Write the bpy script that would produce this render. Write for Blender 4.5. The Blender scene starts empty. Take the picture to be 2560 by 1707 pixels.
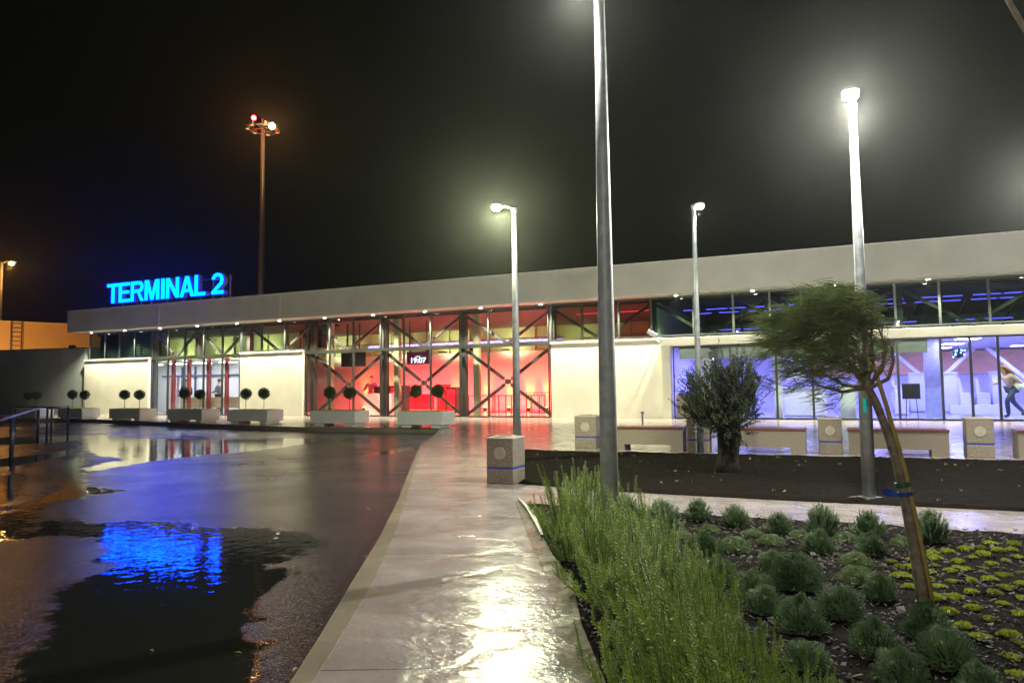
import bpy, bmesh, math, random
import numpy as np
from mathutils import Vector, Matrix, noise
random.seed(7)
R = math.radians
sc = bpy.context.scene
col = sc.collection

# ------------------------------------------------------------------ camera
CAM_H = 1.15
FPX, PITCH, ROLL, YAW = 1782.5, .064056, .012148, .426091
fw = Vector((-math.sin(YAW)*math.cos(PITCH), math.cos(YAW)*math.cos(PITCH), math.sin(PITCH)))
r0 = Vector((math.cos(YAW), math.sin(YAW), 0)); u0 = r0.cross(fw)
rt = math.cos(ROLL)*r0 - math.sin(ROLL)*u0
up = math.sin(ROLL)*r0 + math.cos(ROLL)*u0
cd = bpy.data.cameras.new('camera'); cam = bpy.data.objects.new('camera', cd); col.objects.link(cam)
cd.sensor_width = 36; cd.lens = 36*FPX/2560; cd.clip_start = .05; cd.clip_end = 2000
cam.matrix_world = Matrix(((rt.x, up.x, -fw.x, 0), (rt.y, up.y, -fw.y, 0), (rt.z, up.z, -fw.z, CAM_H), (0, 0, 0, 1)))
sc.camera = cam

# ------------------------------------------------------------------ world: night sky, sun far below the horizon
w = bpy.data.worlds.new('World'); sc.world = w; w.use_nodes = True
nt = w.node_tree; nt.nodes.clear()
out = nt.nodes.new('ShaderNodeOutputWorld')
sky = nt.nodes.new('ShaderNodeTexSky'); sky.sky_type = 'NISHITA'; sky.sun_disc = False
sky.sun_elevation = R(-12); sky.sun_rotation = R(60)
b1 = nt.nodes.new('ShaderNodeBackground'); b1.inputs[1].default_value = .05
nt.links.new(sky.outputs[0], b1.inputs[0])
b2 = nt.nodes.new('ShaderNodeBackground'); b2.inputs[0].default_value = (.0007, .0009, .0006, 1); b2.inputs[1].default_value = 1
ad = nt.nodes.new('ShaderNodeAddShader')
nt.links.new(b1.outputs[0], ad.inputs[0]); nt.links.new(b2.outputs[0], ad.inputs[1]); nt.links.new(ad.outputs[0], out.inputs[0])
sc.view_settings.view_transform = 'Standard'; sc.view_settings.look = 'None'
sc.view_settings.exposure = 1.2; sc.view_settings.gamma = 1; sc.view_settings.use_curve_mapping = False
sc.render.engine = 'CYCLES'
cy = sc.cycles
cy.use_denoising = True; cy.max_bounces = 7; cy.diffuse_bounces = 3; cy.glossy_bounces = 4
cy.transparent_max_bounces = 16; cy.transmission_bounces = 4; cy.volume_bounces = 0
cy.sample_clamp_indirect = 4; cy.caustics_reflective = False; cy.caustics_refractive = False

# ------------------------------------------------------------------ photo geometry -> world
KK = 2560/2352
def ray(x, y): return fw + rt*((x*KK-1280)/FPX) - up*((y*KK-853.5)/FPX)
def G(x, y, z=0):
    v = ray(x, y); t = (z-CAM_H)/v.z; return (v.x*t, v.y*t)
def F(x, y, Y):
    v = ray(x, y); t = Y/v.y; return (v.x*t, v.z*t+CAM_H)

# ------------------------------------------------------------------ materials
def mat(name, c, rough=.6, metal=0, var=.12, vscale=6, bump=0, bscale=40, emit=None, es=0, rvar=0, spec=.5, coat=0):
    m = bpy.data.materials.new(name); m.use_nodes = True; n = m.node_tree; p = n.nodes['Principled BSDF']
    p.inputs['Metallic'].default_value = metal; p.inputs['Roughness'].default_value = rough
    p.inputs['Specular IOR Level'].default_value = spec
    if coat: p.inputs['Coat Weight'].default_value = coat; p.inputs['Coat Roughness'].default_value = .08
    tc = n.nodes.new('ShaderNodeTexCoord')
    nz = n.nodes.new('ShaderNodeTexNoise'); nz.inputs['Scale'].default_value = vscale; nz.inputs['Detail'].default_value = 5
    n.links.new(tc.outputs['Object'], nz.inputs['Vector'])
    cr = n.nodes.new('ShaderNodeValToRGB'); cr.color_ramp.elements[0].position = .3; cr.color_ramp.elements[1].position = .72
    cr.color_ramp.elements[0].color = (*[x*(1-var) for x in c], 1); cr.color_ramp.elements[1].color = (*[min(1, x*(1+var)) for x in c], 1)
    n.links.new(nz.outputs[0], cr.inputs[0]); n.links.new(cr.outputs[0], p.inputs['Base Color'])
    if rvar:
        mr = n.nodes.new('ShaderNodeMapRange'); mr.inputs['From Min'].default_value = .3; mr.inputs['From Max'].default_value = .7
        mr.inputs['To Min'].default_value = max(.02, rough-rvar); mr.inputs['To Max'].default_value = rough+rvar
        n.links.new(nz.outputs[0], mr.inputs['Value']); n.links.new(mr.outputs[0], p.inputs['Roughness'])
    if bump:
        n2 = n.nodes.new('ShaderNodeTexNoise'); n2.inputs['Scale'].default_value = bscale; n2.inputs['Detail'].default_value = 6
        n.links.new(tc.outputs['Object'], n2.inputs['Vector'])
        bp = n.nodes.new('ShaderNodeBump'); bp.inputs['Strength'].default_value = bump; bp.inputs['Distance'].default_value = .01
        n.links.new(n2.outputs[0], bp.inputs['Height']); n.links.new(bp.outputs[0], p.inputs['Normal'])
    if emit:
        p.inputs['Emission Color'].default_value = (*emit, 1); p.inputs['Emission Strength'].default_value = es
    return m
def seam_wall(name, c, pitch=.3, rough=.45, axis=0):
    m = mat(name, c, rough, var=.07, vscale=1.5); n = m.node_tree; p = n.nodes['Principled BSDF']
    tc = n.nodes['Texture Coordinate']; sp = n.nodes.new('ShaderNodeSeparateXYZ'); n.links.new(tc.outputs['Object'], sp.inputs[0])
    dv = n.nodes.new('ShaderNodeMath'); dv.operation = 'DIVIDE'; dv.inputs[1].default_value = pitch; n.links.new(sp.outputs[axis], dv.inputs[0])
    fr = n.nodes.new('ShaderNodeMath'); fr.operation = 'FRACT'; n.links.new(dv.outputs[0], fr.inputs[0])
    cmp_ = n.nodes.new('ShaderNodeMath'); cmp_.operation = 'GREATER_THAN'; cmp_.inputs[1].default_value = .03; n.links.new(fr.outputs[0], cmp_.inputs[0])
    bp = n.nodes.new('ShaderNodeBump'); bp.inputs['Strength'].default_value = .6; bp.inputs['Distance'].default_value = .006
    n.links.new(cmp_.outputs[0], bp.inputs['Height']); n.links.new(bp.outputs[0], p.inputs['Normal'])
    return m
def emis(name, c, s):
    m = bpy.data.materials.new(name); m.use_nodes = True; n = m.node_tree; n.nodes.clear()
    e = n.nodes.new('ShaderNodeEmission'); e.inputs[0].default_value = (*c, 1); e.inputs[1].default_value = s
    o = n.nodes.new('ShaderNodeOutputMaterial'); n.links.new(e.outputs[0], o.inputs[0]); return m
def glass(name, tint=(1, 1, 1), refl=1.0):
    m = bpy.data.materials.new(name); m.use_nodes = True; n = m.node_tree; n.nodes.clear()
    t = n.nodes.new('ShaderNodeBsdfTransparent'); t.inputs[0].default_value = (*tint, 1)
    g = n.nodes.new('ShaderNodeBsdfGlossy'); g.inputs['Roughness'].default_value = .01
    fz = n.nodes.new('ShaderNodeFresnel'); fz.inputs[0].default_value = 1.5
    mu = n.nodes.new('ShaderNodeMath'); mu.operation = 'MULTIPLY'; mu.inputs[1].default_value = refl; n.links.new(fz.outputs[0], mu.inputs[0])
    ge = n.nodes.new('ShaderNodeNewGeometry'); sb = n.nodes.new('ShaderNodeMath'); sb.operation = 'SUBTRACT'; sb.inputs[0].default_value = 1; n.links.new(ge.outputs['Backfacing'], sb.inputs[1])
    m3 = n.nodes.new('ShaderNodeMath'); m3.operation = 'MULTIPLY'; n.links.new(mu.outputs[0], m3.inputs[0]); n.links.new(sb.outputs[0], m3.inputs[1])   # outer faces reflect; inside the pane there is no internal mirror
    x = n.nodes.new('ShaderNodeMixShader'); o = n.nodes.new('ShaderNodeOutputMaterial')
    n.links.new(m3.outputs[0], x.inputs[0]); n.links.new(t.outputs[0], x.inputs[1]); n.links.new(g.outputs[0], x.inputs[2]); n.links.new(x.outputs[0], o.inputs[0])
    return m
def leafmat(name, c, c2, trans=.25, rough=.5, vs=9):
    m = mat(name, c, rough, var=.0, vscale=vs); n = m.node_tree; p = n.nodes['Principled BSDF']
    cr = n.nodes['Color Ramp']; cr.color_ramp.elements[0].color = (*c, 1); cr.color_ramp.elements[1].color = (*c2, 1)
    o = n.nodes['Material Output']; tl = n.nodes.new('ShaderNodeBsdfTranslucent'); n.links.new(cr.outputs[0], tl.inputs[0])
    mx = n.nodes.new('ShaderNodeMixShader'); mx.inputs[0].default_value = trans
    n.links.new(p.outputs[0], mx.inputs[1]); n.links.new(tl.outputs[0], mx.inputs[2]); n.links.new(mx.outputs[0], o.inputs[0])
    return m

M = {}
M['panel'] = seam_wall('white_cladding', (.72, .72, .62), .3)
M['trim'] = mat('pale_trim', (.62, .62, .55), .4)
M['fascia'] = seam_wall('fascia_metal', (.62, .61, .56), 3.72, .5)
M['joint'] = mat('fascia_joint', (.75, .74, .7), .5)
M['frame'] = mat('dark_frame', (.045, .052, .05), .35, metal=.3)
M['brace'] = mat('brace_steel', (.07, .06, .06), .45)
M['column_green'] = mat('column_paint', (.40, .38, .26), .5)
M['glass'] = glass('clear_glass', (.93, .96, .95))
M['glass_dark'] = glass('tinted_glass', (.55, .65, .6), 1.3)
M['olive_wall'] = seam_wall('olive_ribbed_wall', (.34, .37, .17), .9, .6)
M['int_wall'] = mat('white_interior_wall', (.75, .72, .7), .5, var=.04)
M['int_floor'] = mat('polished_floor', (.5, .48, .47), .12, var=.08)
M['int_dark'] = mat('dark_ceiling', (.03, .035, .032), .7)
M['grey'] = mat('grey_panel', (.2, .21, .22), .5)
M['white'] = mat('white_laminate', (.75, .76, .8), .35, var=.03)
M['black'] = mat('black_plastic', (.012, .012, .014), .35)
M['orange_wall'] = mat('orange_panel', (.95, .5, .22), .5)
M['red_col'] = mat('red_post_paint', (.24, .035, .035), .4)
M['galv'] = mat('galvanised_steel', (.20, .21, .21), .42, metal=.3, var=.22, vscale=14, rvar=.12, bump=.15, bscale=60)
M['galv_lit'] = mat('lit_galvanised_steel', (.56, .58, .58), .5, metal=.1, var=.2, vscale=14, rvar=.12, bump=.15, bscale=60)  # same steel lightened: light on the nearest pole put into the colour
M['lamp_body'] = mat('lamp_housing', (.3, .31, .32), .4, metal=.5)
M['concrete'] = mat('fine_concrete', (.21, .175, .13), .6, var=.4, vscale=60, bump=.4, bscale=120)
M['concrete_lid'] = mat('pale_concrete', (.36, .31, .25), .45, var=.12, vscale=30)
M['blue_band'] = mat('blue_band', (.03, .05, .35), .4)
M['seat_wood'] = mat('red_brown_boards', (.13, .042, .035), .3, var=.25, vscale=20)
M['planter'] = mat('white_planter', (.78, .76, .72), .4, var=.04)
M['box_leaf'] = leafmat('topiary_leaf', (.03, .07, .018), (.07, .13, .03))
M['lime_leaf'] = leafmat('lime_groundcover', (.35, .42, .03), (.55, .6, .06))
M['bark'] = mat('tree_bark', (.28, .22, .15), .8, var=.4, vscale=25, bump=.8, bscale=50)
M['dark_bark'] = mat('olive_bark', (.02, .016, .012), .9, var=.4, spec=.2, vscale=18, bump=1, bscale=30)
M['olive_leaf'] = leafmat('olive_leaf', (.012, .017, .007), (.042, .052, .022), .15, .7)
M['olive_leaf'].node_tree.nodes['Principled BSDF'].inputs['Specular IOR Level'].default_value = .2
M['stake'] = mat('wooden_stake', (.5, .34, .1), .6, var=.2, vscale=20)
M['green_tie'] = mat('green_tie', (.02, .14, .05), .5)
M['blue_tie'] = mat('blue_tie', (.02, .08, .4), .4)
M['tree_needle'] = leafmat('windblown_needle', (.075, .11, .032), (.22, .26, .10))
M['rosemary'] = leafmat('rosemary_leaf', (.085, .155, .018), (.31, .41, .06), .32)
M['shrub'] = leafmat('grey_green_leaf', (.06, .115, .042), (.15, .23, .09), .2)
M['shrub2'] = leafmat('soft_green_leaf', (.12, .18, .07), (.22, .29, .12), .2)
M['sedum'] = leafmat('sedum_leaf', (.3, .36, .03), (.5, .55, .07), .25)
M['twig'] = mat('twig', (.09, .07, .045), .8)
M['soil'] = mat('dark_soil', (.006, .0042, .0026), .95, var=.4, vscale=14, bump=1, bscale=35, spec=.06)
M['bark_chip'] = mat('bark_chip', (.04, .028, .021), .65, var=.7, vscale=30, spec=.35)
M['orange_building'] = seam_wall('rendered_wall', (.55, .42, .28), 2.5)
M['annex'] = seam_wall('grey_annex_wall', (.25, .28, .28), .6)
M['rail'] = mat('rail_paint', (.03, .045, .10), .35, metal=.2)
M['leaf_litter'] = leafmat('fallen_leaf', (.35, .38, .08), (.5, .45, .2), .1)

def wet_ground():
    # asphalt: rough wet aggregate, with mirror-flat water where the surface dips (attribute 'dip' = metres inside a puddle)
    m = bpy.data.materials.new('wet_asphalt'); m.use_nodes = True; n = m.node_tree; p = n.nodes['Principled BSDF']
    L = n.links.new; N = n.nodes.new
    tc = N('ShaderNodeTexCoord'); at = N('ShaderNodeAttribute'); at.attribute_name = 'dip'
    nz = N('ShaderNodeTexNoise'); nz.inputs['Scale'].default_value = 3.2; nz.inputs['Detail'].default_value = 8; nz.inputs['Roughness'].default_value = .68
    L(tc.outputs['Object'], nz.inputs[0])
    ms = N('ShaderNodeMath'); ms.operation = 'MULTIPLY_ADD'; ms.inputs[1].default_value = .8; ms.inputs[2].default_value = -.41; L(nz.outputs[0], ms.inputs[0])
    aa = N('ShaderNodeMath'); aa.operation = 'ADD'; L(at.outputs['Fac'], aa.inputs[0]); L(ms.outputs[0], aa.inputs[1])
    mk = N('ShaderNodeMapRange'); mk.inputs['From Min'].default_value = -.07; mk.inputs['From Max'].default_value = .03; L(aa.outputs[0], mk.inputs['Value'])
    # base colour
    g = N('ShaderNodeTexNoise'); g.inputs['Scale'].default_value = 75; g.inputs['Detail'].default_value = 3; L(tc.outputs['Object'], g.inputs[0])
    big = N('ShaderNodeTexNoise'); big.inputs['Scale'].default_value = .7; big.inputs['Detail'].default_value = 5; L(tc.outputs['Object'], big.inputs[0])
    cr = N('ShaderNodeValToRGB'); cr.color_ramp.elements[0].position = .44; cr.color_ramp.elements[1].position = .64
    cr.color_ramp.elements[0].color = (.004, .004, .006, 1); cr.color_ramp.elements[1].color = (.075, .068, .09, 1); L(g.outputs[0], cr.inputs[0])
    mc = N('ShaderNodeMix'); mc.data_type = 'RGBA'; L(mk.outputs[0], mc.inputs['Factor']); L(cr.outputs[0], mc.inputs['A']); mc.inputs['B'].default_value = (.012, .013, .010, 1)
    L(mc.outputs['Result'], p.inputs['Base Color'])
    rr = N('ShaderNodeMapRange'); rr.inputs['From Min'].default_value = .3; rr.inputs['From Max'].default_value = .7; rr.inputs['To Min'].default_value = .13; rr.inputs['To Max'].default_value = .30
    L(big.outputs[0], rr.inputs['Value'])
    mr = N('ShaderNodeMix'); mr.data_type = 'FLOAT'; L(mk.outputs[0], mr.inputs['Factor']); L(rr.outputs[0], mr.inputs['A']); mr.inputs['B'].default_value = .03
    L(mr.outputs['Result'], p.inputs['Roughness'])
    # bump
    bs = N('ShaderNodeMix'); bs.data_type = 'FLOAT'; L(mk.outputs[0], bs.inputs['Factor']); bs.inputs['A'].default_value = .5; bs.inputs['B'].default_value = 0
    b1 = N('ShaderNodeBump'); b1.inputs['Distance'].default_value = .006; L(bs.outputs['Result'], b1.inputs['Strength']); L(g.outputs[0], b1.inputs['Height'])
    rp = N('ShaderNodeTexNoise'); rp.inputs['Scale'].default_value = 7; rp.inputs['Detail'].default_value = 3; L(tc.outputs['Object'], rp.inputs[0])
    b2 = N('ShaderNodeBump'); b2.inputs['Distance'].default_value = .0055; b2.inputs['Strength'].default_value = .5; L(rp.outputs[0], b2.inputs['Height']); L(b1.outputs[0], b2.inputs['Normal'])
    L(b2.outputs[0], p.inputs['Normal']); p.inputs['Specular IOR Level'].default_value = .6
    return m
def wet_paving(name, c, ca, cb, joints=True):
    m = bpy.data.materials.new(name); m.use_nodes = True; n = m.node_tree; p = n.nodes['Principled BSDF']
    L = n.links.new; N = n.nodes.new
    tc = N('ShaderNodeTexCoord')
    mp = N('ShaderNodeMapping'); mp.inputs['Rotation'].default_value = (0, 0, R(-26)); mp.inputs['Scale'].default_value = (1, 1.5, 1); L(tc.outputs['Object'], mp.inputs[0])
    nz = N('ShaderNodeTexNoise'); nz.inputs['Scale'].default_value = 3.4; nz.inputs['Detail'].default_value = 7; nz.inputs['Roughness'].default_value = .66; nz.inputs['Distortion'].default_value = .25; L(mp.outputs[0], nz.inputs[0])
    st = N('ShaderNodeTexNoise'); st.inputs['Scale'].default_value = 1.7; st.inputs['Detail'].default_value = 6; L(tc.outputs['Object'], st.inputs[0])
    cr = N('ShaderNodeValToRGB'); e = cr.color_ramp.elements; e[0].position = .3; e[0].color = (*ca, 1); e[1].position = .66; e[1].color = (*c, 1)
    e2 = cr.color_ramp.elements.new(.24); e2.color = (*cb, 1)
    L(st.outputs[0], cr.inputs[0])
    col_out = cr.outputs[0]; h_out = nz.outputs[0]
    if joints:
        # saw-cut joints across the stamped slab
        rm = N('ShaderNodeMapping'); rm.inputs['Rotation'].default_value = (0, 0, R(-25.2)); L(tc.outputs['Object'], rm.inputs[0])
        sp = N('ShaderNodeSeparateXYZ'); L(rm.outputs[0], sp.inputs[0])
        dv = N('ShaderNodeMath'); dv.operation = 'MULTIPLY_ADD'; dv.inputs[1].default_value = 1/2.05; dv.inputs[2].default_value = .53; L(sp.outputs[1], dv.inputs[0])
        fr = N('ShaderNodeMath'); fr.operation = 'FRACT'; L(dv.outputs[0], fr.inputs[0])
        gt = N('ShaderNodeMath'); gt.operation = 'GREATER_THAN'; gt.inputs[1].default_value = .006; L(fr.outputs[0], gt.inputs[0])
        mc = N('ShaderNodeMix'); mc.data_type = 'RGBA'; L(gt.outputs[0], mc.inputs['Factor']); mc.inputs['A'].default_value = (.12, .1, .09, 1); L(col_out, mc.inputs['B']); col_out = mc.outputs['Result']
    # rusty blotches
    vo = N('ShaderNodeTexNoise'); vo.inputs['Scale'].default_value = 3.5; vo.inputs['Detail'].default_value = 4; vo.inputs['Distortion'].default_value = .3
    mpp = N('ShaderNodeMapping'); mpp.inputs['Location'].default_value = (5.3, 2.1, 0); L(tc.outputs['Object'], mpp.inputs[0]); L(mpp.outputs[0], vo.inputs[0])
    vr = N('ShaderNodeMapRange'); vr.inputs['From Min'].default_value = .64; vr.inputs['From Max'].default_value = .72; vr.inputs['To Max'].default_value = .6; L(vo.outputs[0], vr.inputs['Value'])
    m2 = N('ShaderNodeMix'); m2.data_type = 'RGBA'; L(vr.outputs[0], m2.inputs['Factor']); L(col_out, m2.inputs['A']); m2.inputs['B'].default_value = (.30, .2, .12, 1)
    L(m2.outputs['Result'], p.inputs['Base Color'])
    rr = N('ShaderNodeMapRange'); rr.inputs['From Min'].default_value = .38; rr.inputs['From Max'].default_value = .62; rr.inputs['To Min'].default_value = .09; rr.inputs['To Max'].default_value = .25
    L(nz.outputs[0], rr.inputs['Value']); L(rr.outputs[0], p.inputs['Roughness'])
    f2 = N('ShaderNodeTexNoise'); f2.inputs['Scale'].default_value = 22; f2.inputs['Detail'].default_value = 5; L(mp.outputs[0], f2.inputs[0])
    b0 = N('ShaderNodeBump'); b0.inputs['Distance'].default_value = .005; b0.inputs['Strength'].default_value = .6; L(f2.outputs[0], b0.inputs['Height'])
    b1 = N('ShaderNodeBump'); b1.inputs['Distance'].default_value = .03; b1.inputs['Strength'].default_value = .55; L(nz.outputs[0], b1.inputs['Height']); L(b0.outputs[0], b1.inputs['Normal'])
    # stamped stone outlines
    wob = N('ShaderNodeMix'); wob.data_type = 'VECTOR'; wob.inputs['Factor'].default_value = .22; L(tc.outputs['Object'], wob.inputs['A']); L(nz.outputs['Color'], wob.inputs['B'])
    vz = N('ShaderNodeTexVoronoi'); vz.feature = 'DISTANCE_TO_EDGE'; vz.inputs['Scale'].default_value = 1.5; L(wob.outputs['Result'], vz.inputs['Vector'])
    vm = N('ShaderNodeMapRange'); vm.inputs['From Max'].default_value = .06; L(vz.outputs['Distance'], vm.inputs['Value'])
    bv = N('ShaderNodeBump'); bv.inputs['Distance'].default_value = .006; bv.inputs['Strength'].default_value = .45 if joints else .1; L(vm.outputs[0], bv.inputs['Height']); L(b0.outputs[0], bv.inputs['Normal']); L(bv.outputs[0], b1.inputs['Normal'])
    sy_ = N('ShaderNodeSeparateXYZ'); L(tc.outputs['Object'], sy_.inputs[0])
    sm = N('ShaderNodeMapRange'); sm.inputs['From Min'].default_value = 2.5; sm.inputs['From Max'].default_value = 9; sm.inputs['To Min'].default_value = .27; sm.inputs['To Max'].default_value = .1; L(sy_.outputs[1], sm.inputs['Value']); L(sm.outputs[0], b1.inputs['Strength'])
    L(b1.outputs[0], p.inputs['Normal']); p.inputs['Specular IOR Level'].default_value = .5
    return m
M['asphalt'] = wet_ground()
M['paving'] = wet_paving('stamped_wet_concrete', (.33, .285, .265), (.21, .175, .155), (.15, .12, .10))
M['kerb'] = wet_paving('wet_kerb_stone', (.25, .22, .16), (.17, .15, .11), (.14, .12, .08), False)
M['pale_kerb'] = mat('pale_kerb', (.5, .48, .36), .35, var=.12)

# ------------------------------------------------------------------ mesh helpers
class MB:
    def __init__(s): s.v = []; s.f = []
    def box(s, x0, x1, y0, y1, z0, z1, b=0):
        if b:
            bm = bmesh.new(); bmesh.ops.create_cube(bm, size=1)
            for v in bm.verts: v.co = Vector(((x0+x1)/2+v.co.x*(x1-x0), (y0+y1)/2+v.co.y*(y1-y0), (z0+z1)/2+v.co.z*(z1-z0)))
            bmesh.ops.bevel(bm, geom=bm.edges[:], offset=b, segments=2, affect='EDGES', profile=.6)
            s.add(bm); bm.free(); return s
        i = len(s.v)
        s.v += [(x0, y0, z0), (x1, y0, z0), (x1, y1, z0), (x0, y1, z0), (x0, y0, z1), (x1, y0, z1), (x1, y1, z1), (x0, y1, z1)]
        s.f += [tuple(i+k for k in q) for q in ((0, 3, 2, 1), (4, 5, 6, 7), (0, 1, 5, 4), (1, 2, 6, 5), (2, 3, 7, 6), (3, 0, 4, 7))]
        return s
    def add(s, bm):
        i = len(s.v); bm.verts.ensure_lookup_table()
        s.v += [tuple(v.co) for v in bm.verts]; s.f += [tuple(i+v.index for v in f.verts) for f in bm.faces]
    def tube(s, pts, rad, n=10, cap=True):
        pts = [Vector(p) for p in pts]
        if not hasattr(rad, '__len__'): rad = [rad]*len(pts)
        i0 = len(s.v); prev = None
        for k, p in enumerate(pts):
            d = (pts[min(k+1, len(pts)-1)]-pts[max(k-1, 0)]).normalized()
            a = Vector((1, 0, 0)) if prev is None else prev
            if abs(a.dot(d)) > .95: a = Vector((0, 1, 0))
            a = (a-d*a.dot(d)).normalized(); b = d.cross(a); prev = a
            for j in range(n):
                t = 2*math.pi*j/n; q = p+(a*math.cos(t)+b*math.sin(t))*rad[k]; s.v.append(tuple(q))
        for k in range(len(pts)-1):
            for j in range(n):
                a = i0+k*n+j; b = i0+k*n+(j+1) % n; s.f.append((a, b, b+n, a+n))
        if cap:
            s.f.append(tuple(i0+j for j in range(n-1, -1, -1))); s.f.append(tuple(i0+(len(pts)-1)*n+j for j in range(n)))
        return s
    def bar(s, p, q, w, h):          # square section beam
        p = Vector(p); q = Vector(q); d = (q-p).normalized()
        y = Vector((0, 1, 0)); a = y.cross(d).normalized()*w/2; b = y*h/2
        i = len(s.v)
        for c in (p, q):
            for u_, v_ in ((-1, -1), (1, -1), (1, 1), (-1, 1)): s.v.append(tuple(c+a*u_+b*v_))
        s.f += [tuple(i+k for k in f) for f in ((0, 3, 2, 1), (4, 5, 6, 7), (0, 1, 5, 4), (1, 2, 6, 5), (2, 3, 7, 6), (3, 0, 4, 7))]
        return s
    def ball(s, c, r, sub=2, jit=0, sc_=(1, 1, 1)):
        bm = bmesh.new(); bmesh.ops.create_icosphere(bm, subdivisions=sub, radius=1)
        for v in bm.verts:
            k = r*(1+jit*noise.noise(v.co*3+Vector(c)))
            v.co = Vector((c[0]+v.co.x*k*sc_[0], c[1]+v.co.y*k*sc_[1], c[2]+v.co.z*k*sc_[2]))
        s.add(bm); bm.free(); return s
    def prism(s, poly, z0, z1):      # poly: ccw (x,y)
        i = len(s.v); n = len(poly)
        s.v += [(x, y, z0) for x, y in poly]+[(x, y, z1) for x, y in poly]
        s.f.append(tuple(i+n+k for k in range(n))); s.f.append(tuple(i+k for k in range(n-1, -1, -1)))
        for k in range(n): s.f.append((i+k, i+(k+1) % n, i+n+(k+1) % n, i+n+k))
        return s
    def leaf(s, p, d, side, l, wd):  # slim pointed leaf
        p = Vector(p); i = len(s.v); t = p+d*l; m_ = p+d*l*.45
        s.v += [tuple(p), tuple(m_+side*wd/2), tuple(t), tuple(m_-side*wd/2)]; s.f.append((i, i+1, i+2, i+3))
    def mesh(s, name, m, loc=None, smooth=False):
        me = bpy.data.meshes.new(name); vv = s.v
        if loc is not None: vv = [(a-loc[0], b-loc[1], c-loc[2]) for a, b, c in vv]
        me.from_pydata(vv, [], s.f); me.materials.append(m)
        if smooth: me.polygons.foreach_set('use_smooth', [True]*len(me.polygons))
        me.update(); return me
def link(name, me, parent=None, loc=(0, 0, 0), rz=0):
    o = bpy.data.objects.new(name, me); col.objects.link(o); o.parent = parent; o.location = loc; o.rotation_euler[2] = rz; return o
def ob(name, mb, m, parent=None, world=False, smooth=False, label=None):
    loc = None
    if world and parent is not None:
        loc = list(parent.location)
        if parent.parent: loc = [a+b for a, b in zip(loc, parent.parent.location)]
    o = link(name, mb.mesh(name, m, loc, smooth), parent)
    if label: o['label'] = label
    return o
def tag(o, label, cat, group=None, kind=None):
    o['label'] = label; o['category'] = cat
    if group: o['group'] = group
    if kind: o['kind'] = kind
    return o
def thing(name, label, cat, loc=(0, 0, 0), rz=0, group=None):
    o = bpy.data.objects.new(name, None); col.objects.link(o); o.location = loc; o.rotation_euler[2] = rz
    o.empty_display_size = .2
    return tag(o, label, cat, group)
def struct(o, label=None):
    o['kind'] = 'structure'
    if label: o['label'] = label
    return o
def dup(root, loc, rz=None, label=None, scale=None):
    r = root.copy(); col.objects.link(r); r.location = loc
    if rz is not None: r.rotation_euler[2] = rz
    if scale: r.scale = scale
    if label: r['label'] = label
    for ch in list(root.children):
        c = ch.copy(); col.objects.link(c); c.parent = r
        for g in list(ch.children):
            d = g.copy(); col.objects.link(d); d.parent = c
    return r
def lamp(kind, name, loc, power, color, parent=None, radius=.05, aim=None, cone=None, blend=.5, size=None):
    l = bpy.data.lights.new(name, kind); l.energy = power; l.color = color
    if kind in ('POINT', 'SPOT'): l.shadow_soft_size = radius
    if kind == 'SPOT': l.spot_size = R(cone); l.spot_blend = blend
    if kind == 'AREA': l.shape = 'RECTANGLE'; l.size, l.size_y = size
    o = bpy.data.objects.new(name, l); col.objects.link(o); o.parent = parent
    o.location = loc
    if aim is not None: o.rotation_euler = Vector(aim).to_track_quat('-Z', 'Y').to_euler()
    return o

# ------------------------------------------------------------------ ground
RZ = -.14                       # road level
outer = [(669, 1568), (744, 1450), (817, 1326), (871, 1238), (898, 1184), (915, 1149), (940, 1084), (963, 1026), (994, 1003), (1022, 981)]
inner = [(717, 1568), (790, 1450), (859, 1330), (901, 1238), (921, 1180), (936, 1134), (955, 1069), (967, 1030), (1000, 1006), (1040, 984)]
O = [G(*p) for p in outer]; I_ = [G(*p) for p in inner]
# extend behind the camera
def ext(a, b, k): return (a[0]+(a[0]-b[0])*k, a[1]+(a[1]-b[1])*k)
O.insert(0, ext(O[0], O[1], 9)); I_.insert(0, ext(I_[0], I_[1], 9))
front = [(-12.6, 17.62), (-14.9, 17.5), (-17.0, 17.75), (-19.05, 18.2), (-23.5, 19.2), (-28.5, 20.4), (-34.4, 21.5), (-44, 23), (-75, 28)]
O[-1] = (-10.45, 17.95)
pav = [(x, y) for x, y in O]+front+[(-75, 34), (-36, 34), (-36, 37), (45, 37), (45, -8)]
pav = pav[::-1]
# drop to make ccw
def area(p): return sum(p[i][0]*p[(i+1) % len(p)][1]-p[(i+1) % len(p)][0]*p[i][1] for i in range(len(p)))/2
if area(pav) < 0: pav = pav[::-1]
mb = MB(); mb.prism(pav, -.3, 0)
struct(ob('pavement', mb, M['paving']), 'wet stamped concrete pavement and forecourt')
# kerb stone along the road edge, 4 mm proud
kb = MB()
kl = [(x-.006, y) for x, y in O]; kr = I_
def strip(mb, a, b, z0, z1):
    i = len(mb.v); n = len(a)
    for p, q in zip(a, b): mb.v += [(p[0], p[1], z1), (q[0], q[1], z1), (p[0], p[1], z0), (q[0], q[1], z0)]
    for k in range(n-1):
        j = i+4*k; mb.f += [(j, j+1, j+5, j+4), (j, j+4, j+6, j+2), (j+1, j+3, j+7, j+5)]
strip(kb, kl, kr, -.25, .004)
fr2 = [O[-1]]+front; fin = [(x+.02, y+.16) for x, y in fr2]; fin[0] = (I_[-1][0], I_[-1][1])
strip(kb, [(x, y-.006) for x, y in fr2], fin, -.25, .004)
struct(ob('kerb', kb, M['kerb']), 'wet kerb stones along the road')
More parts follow.
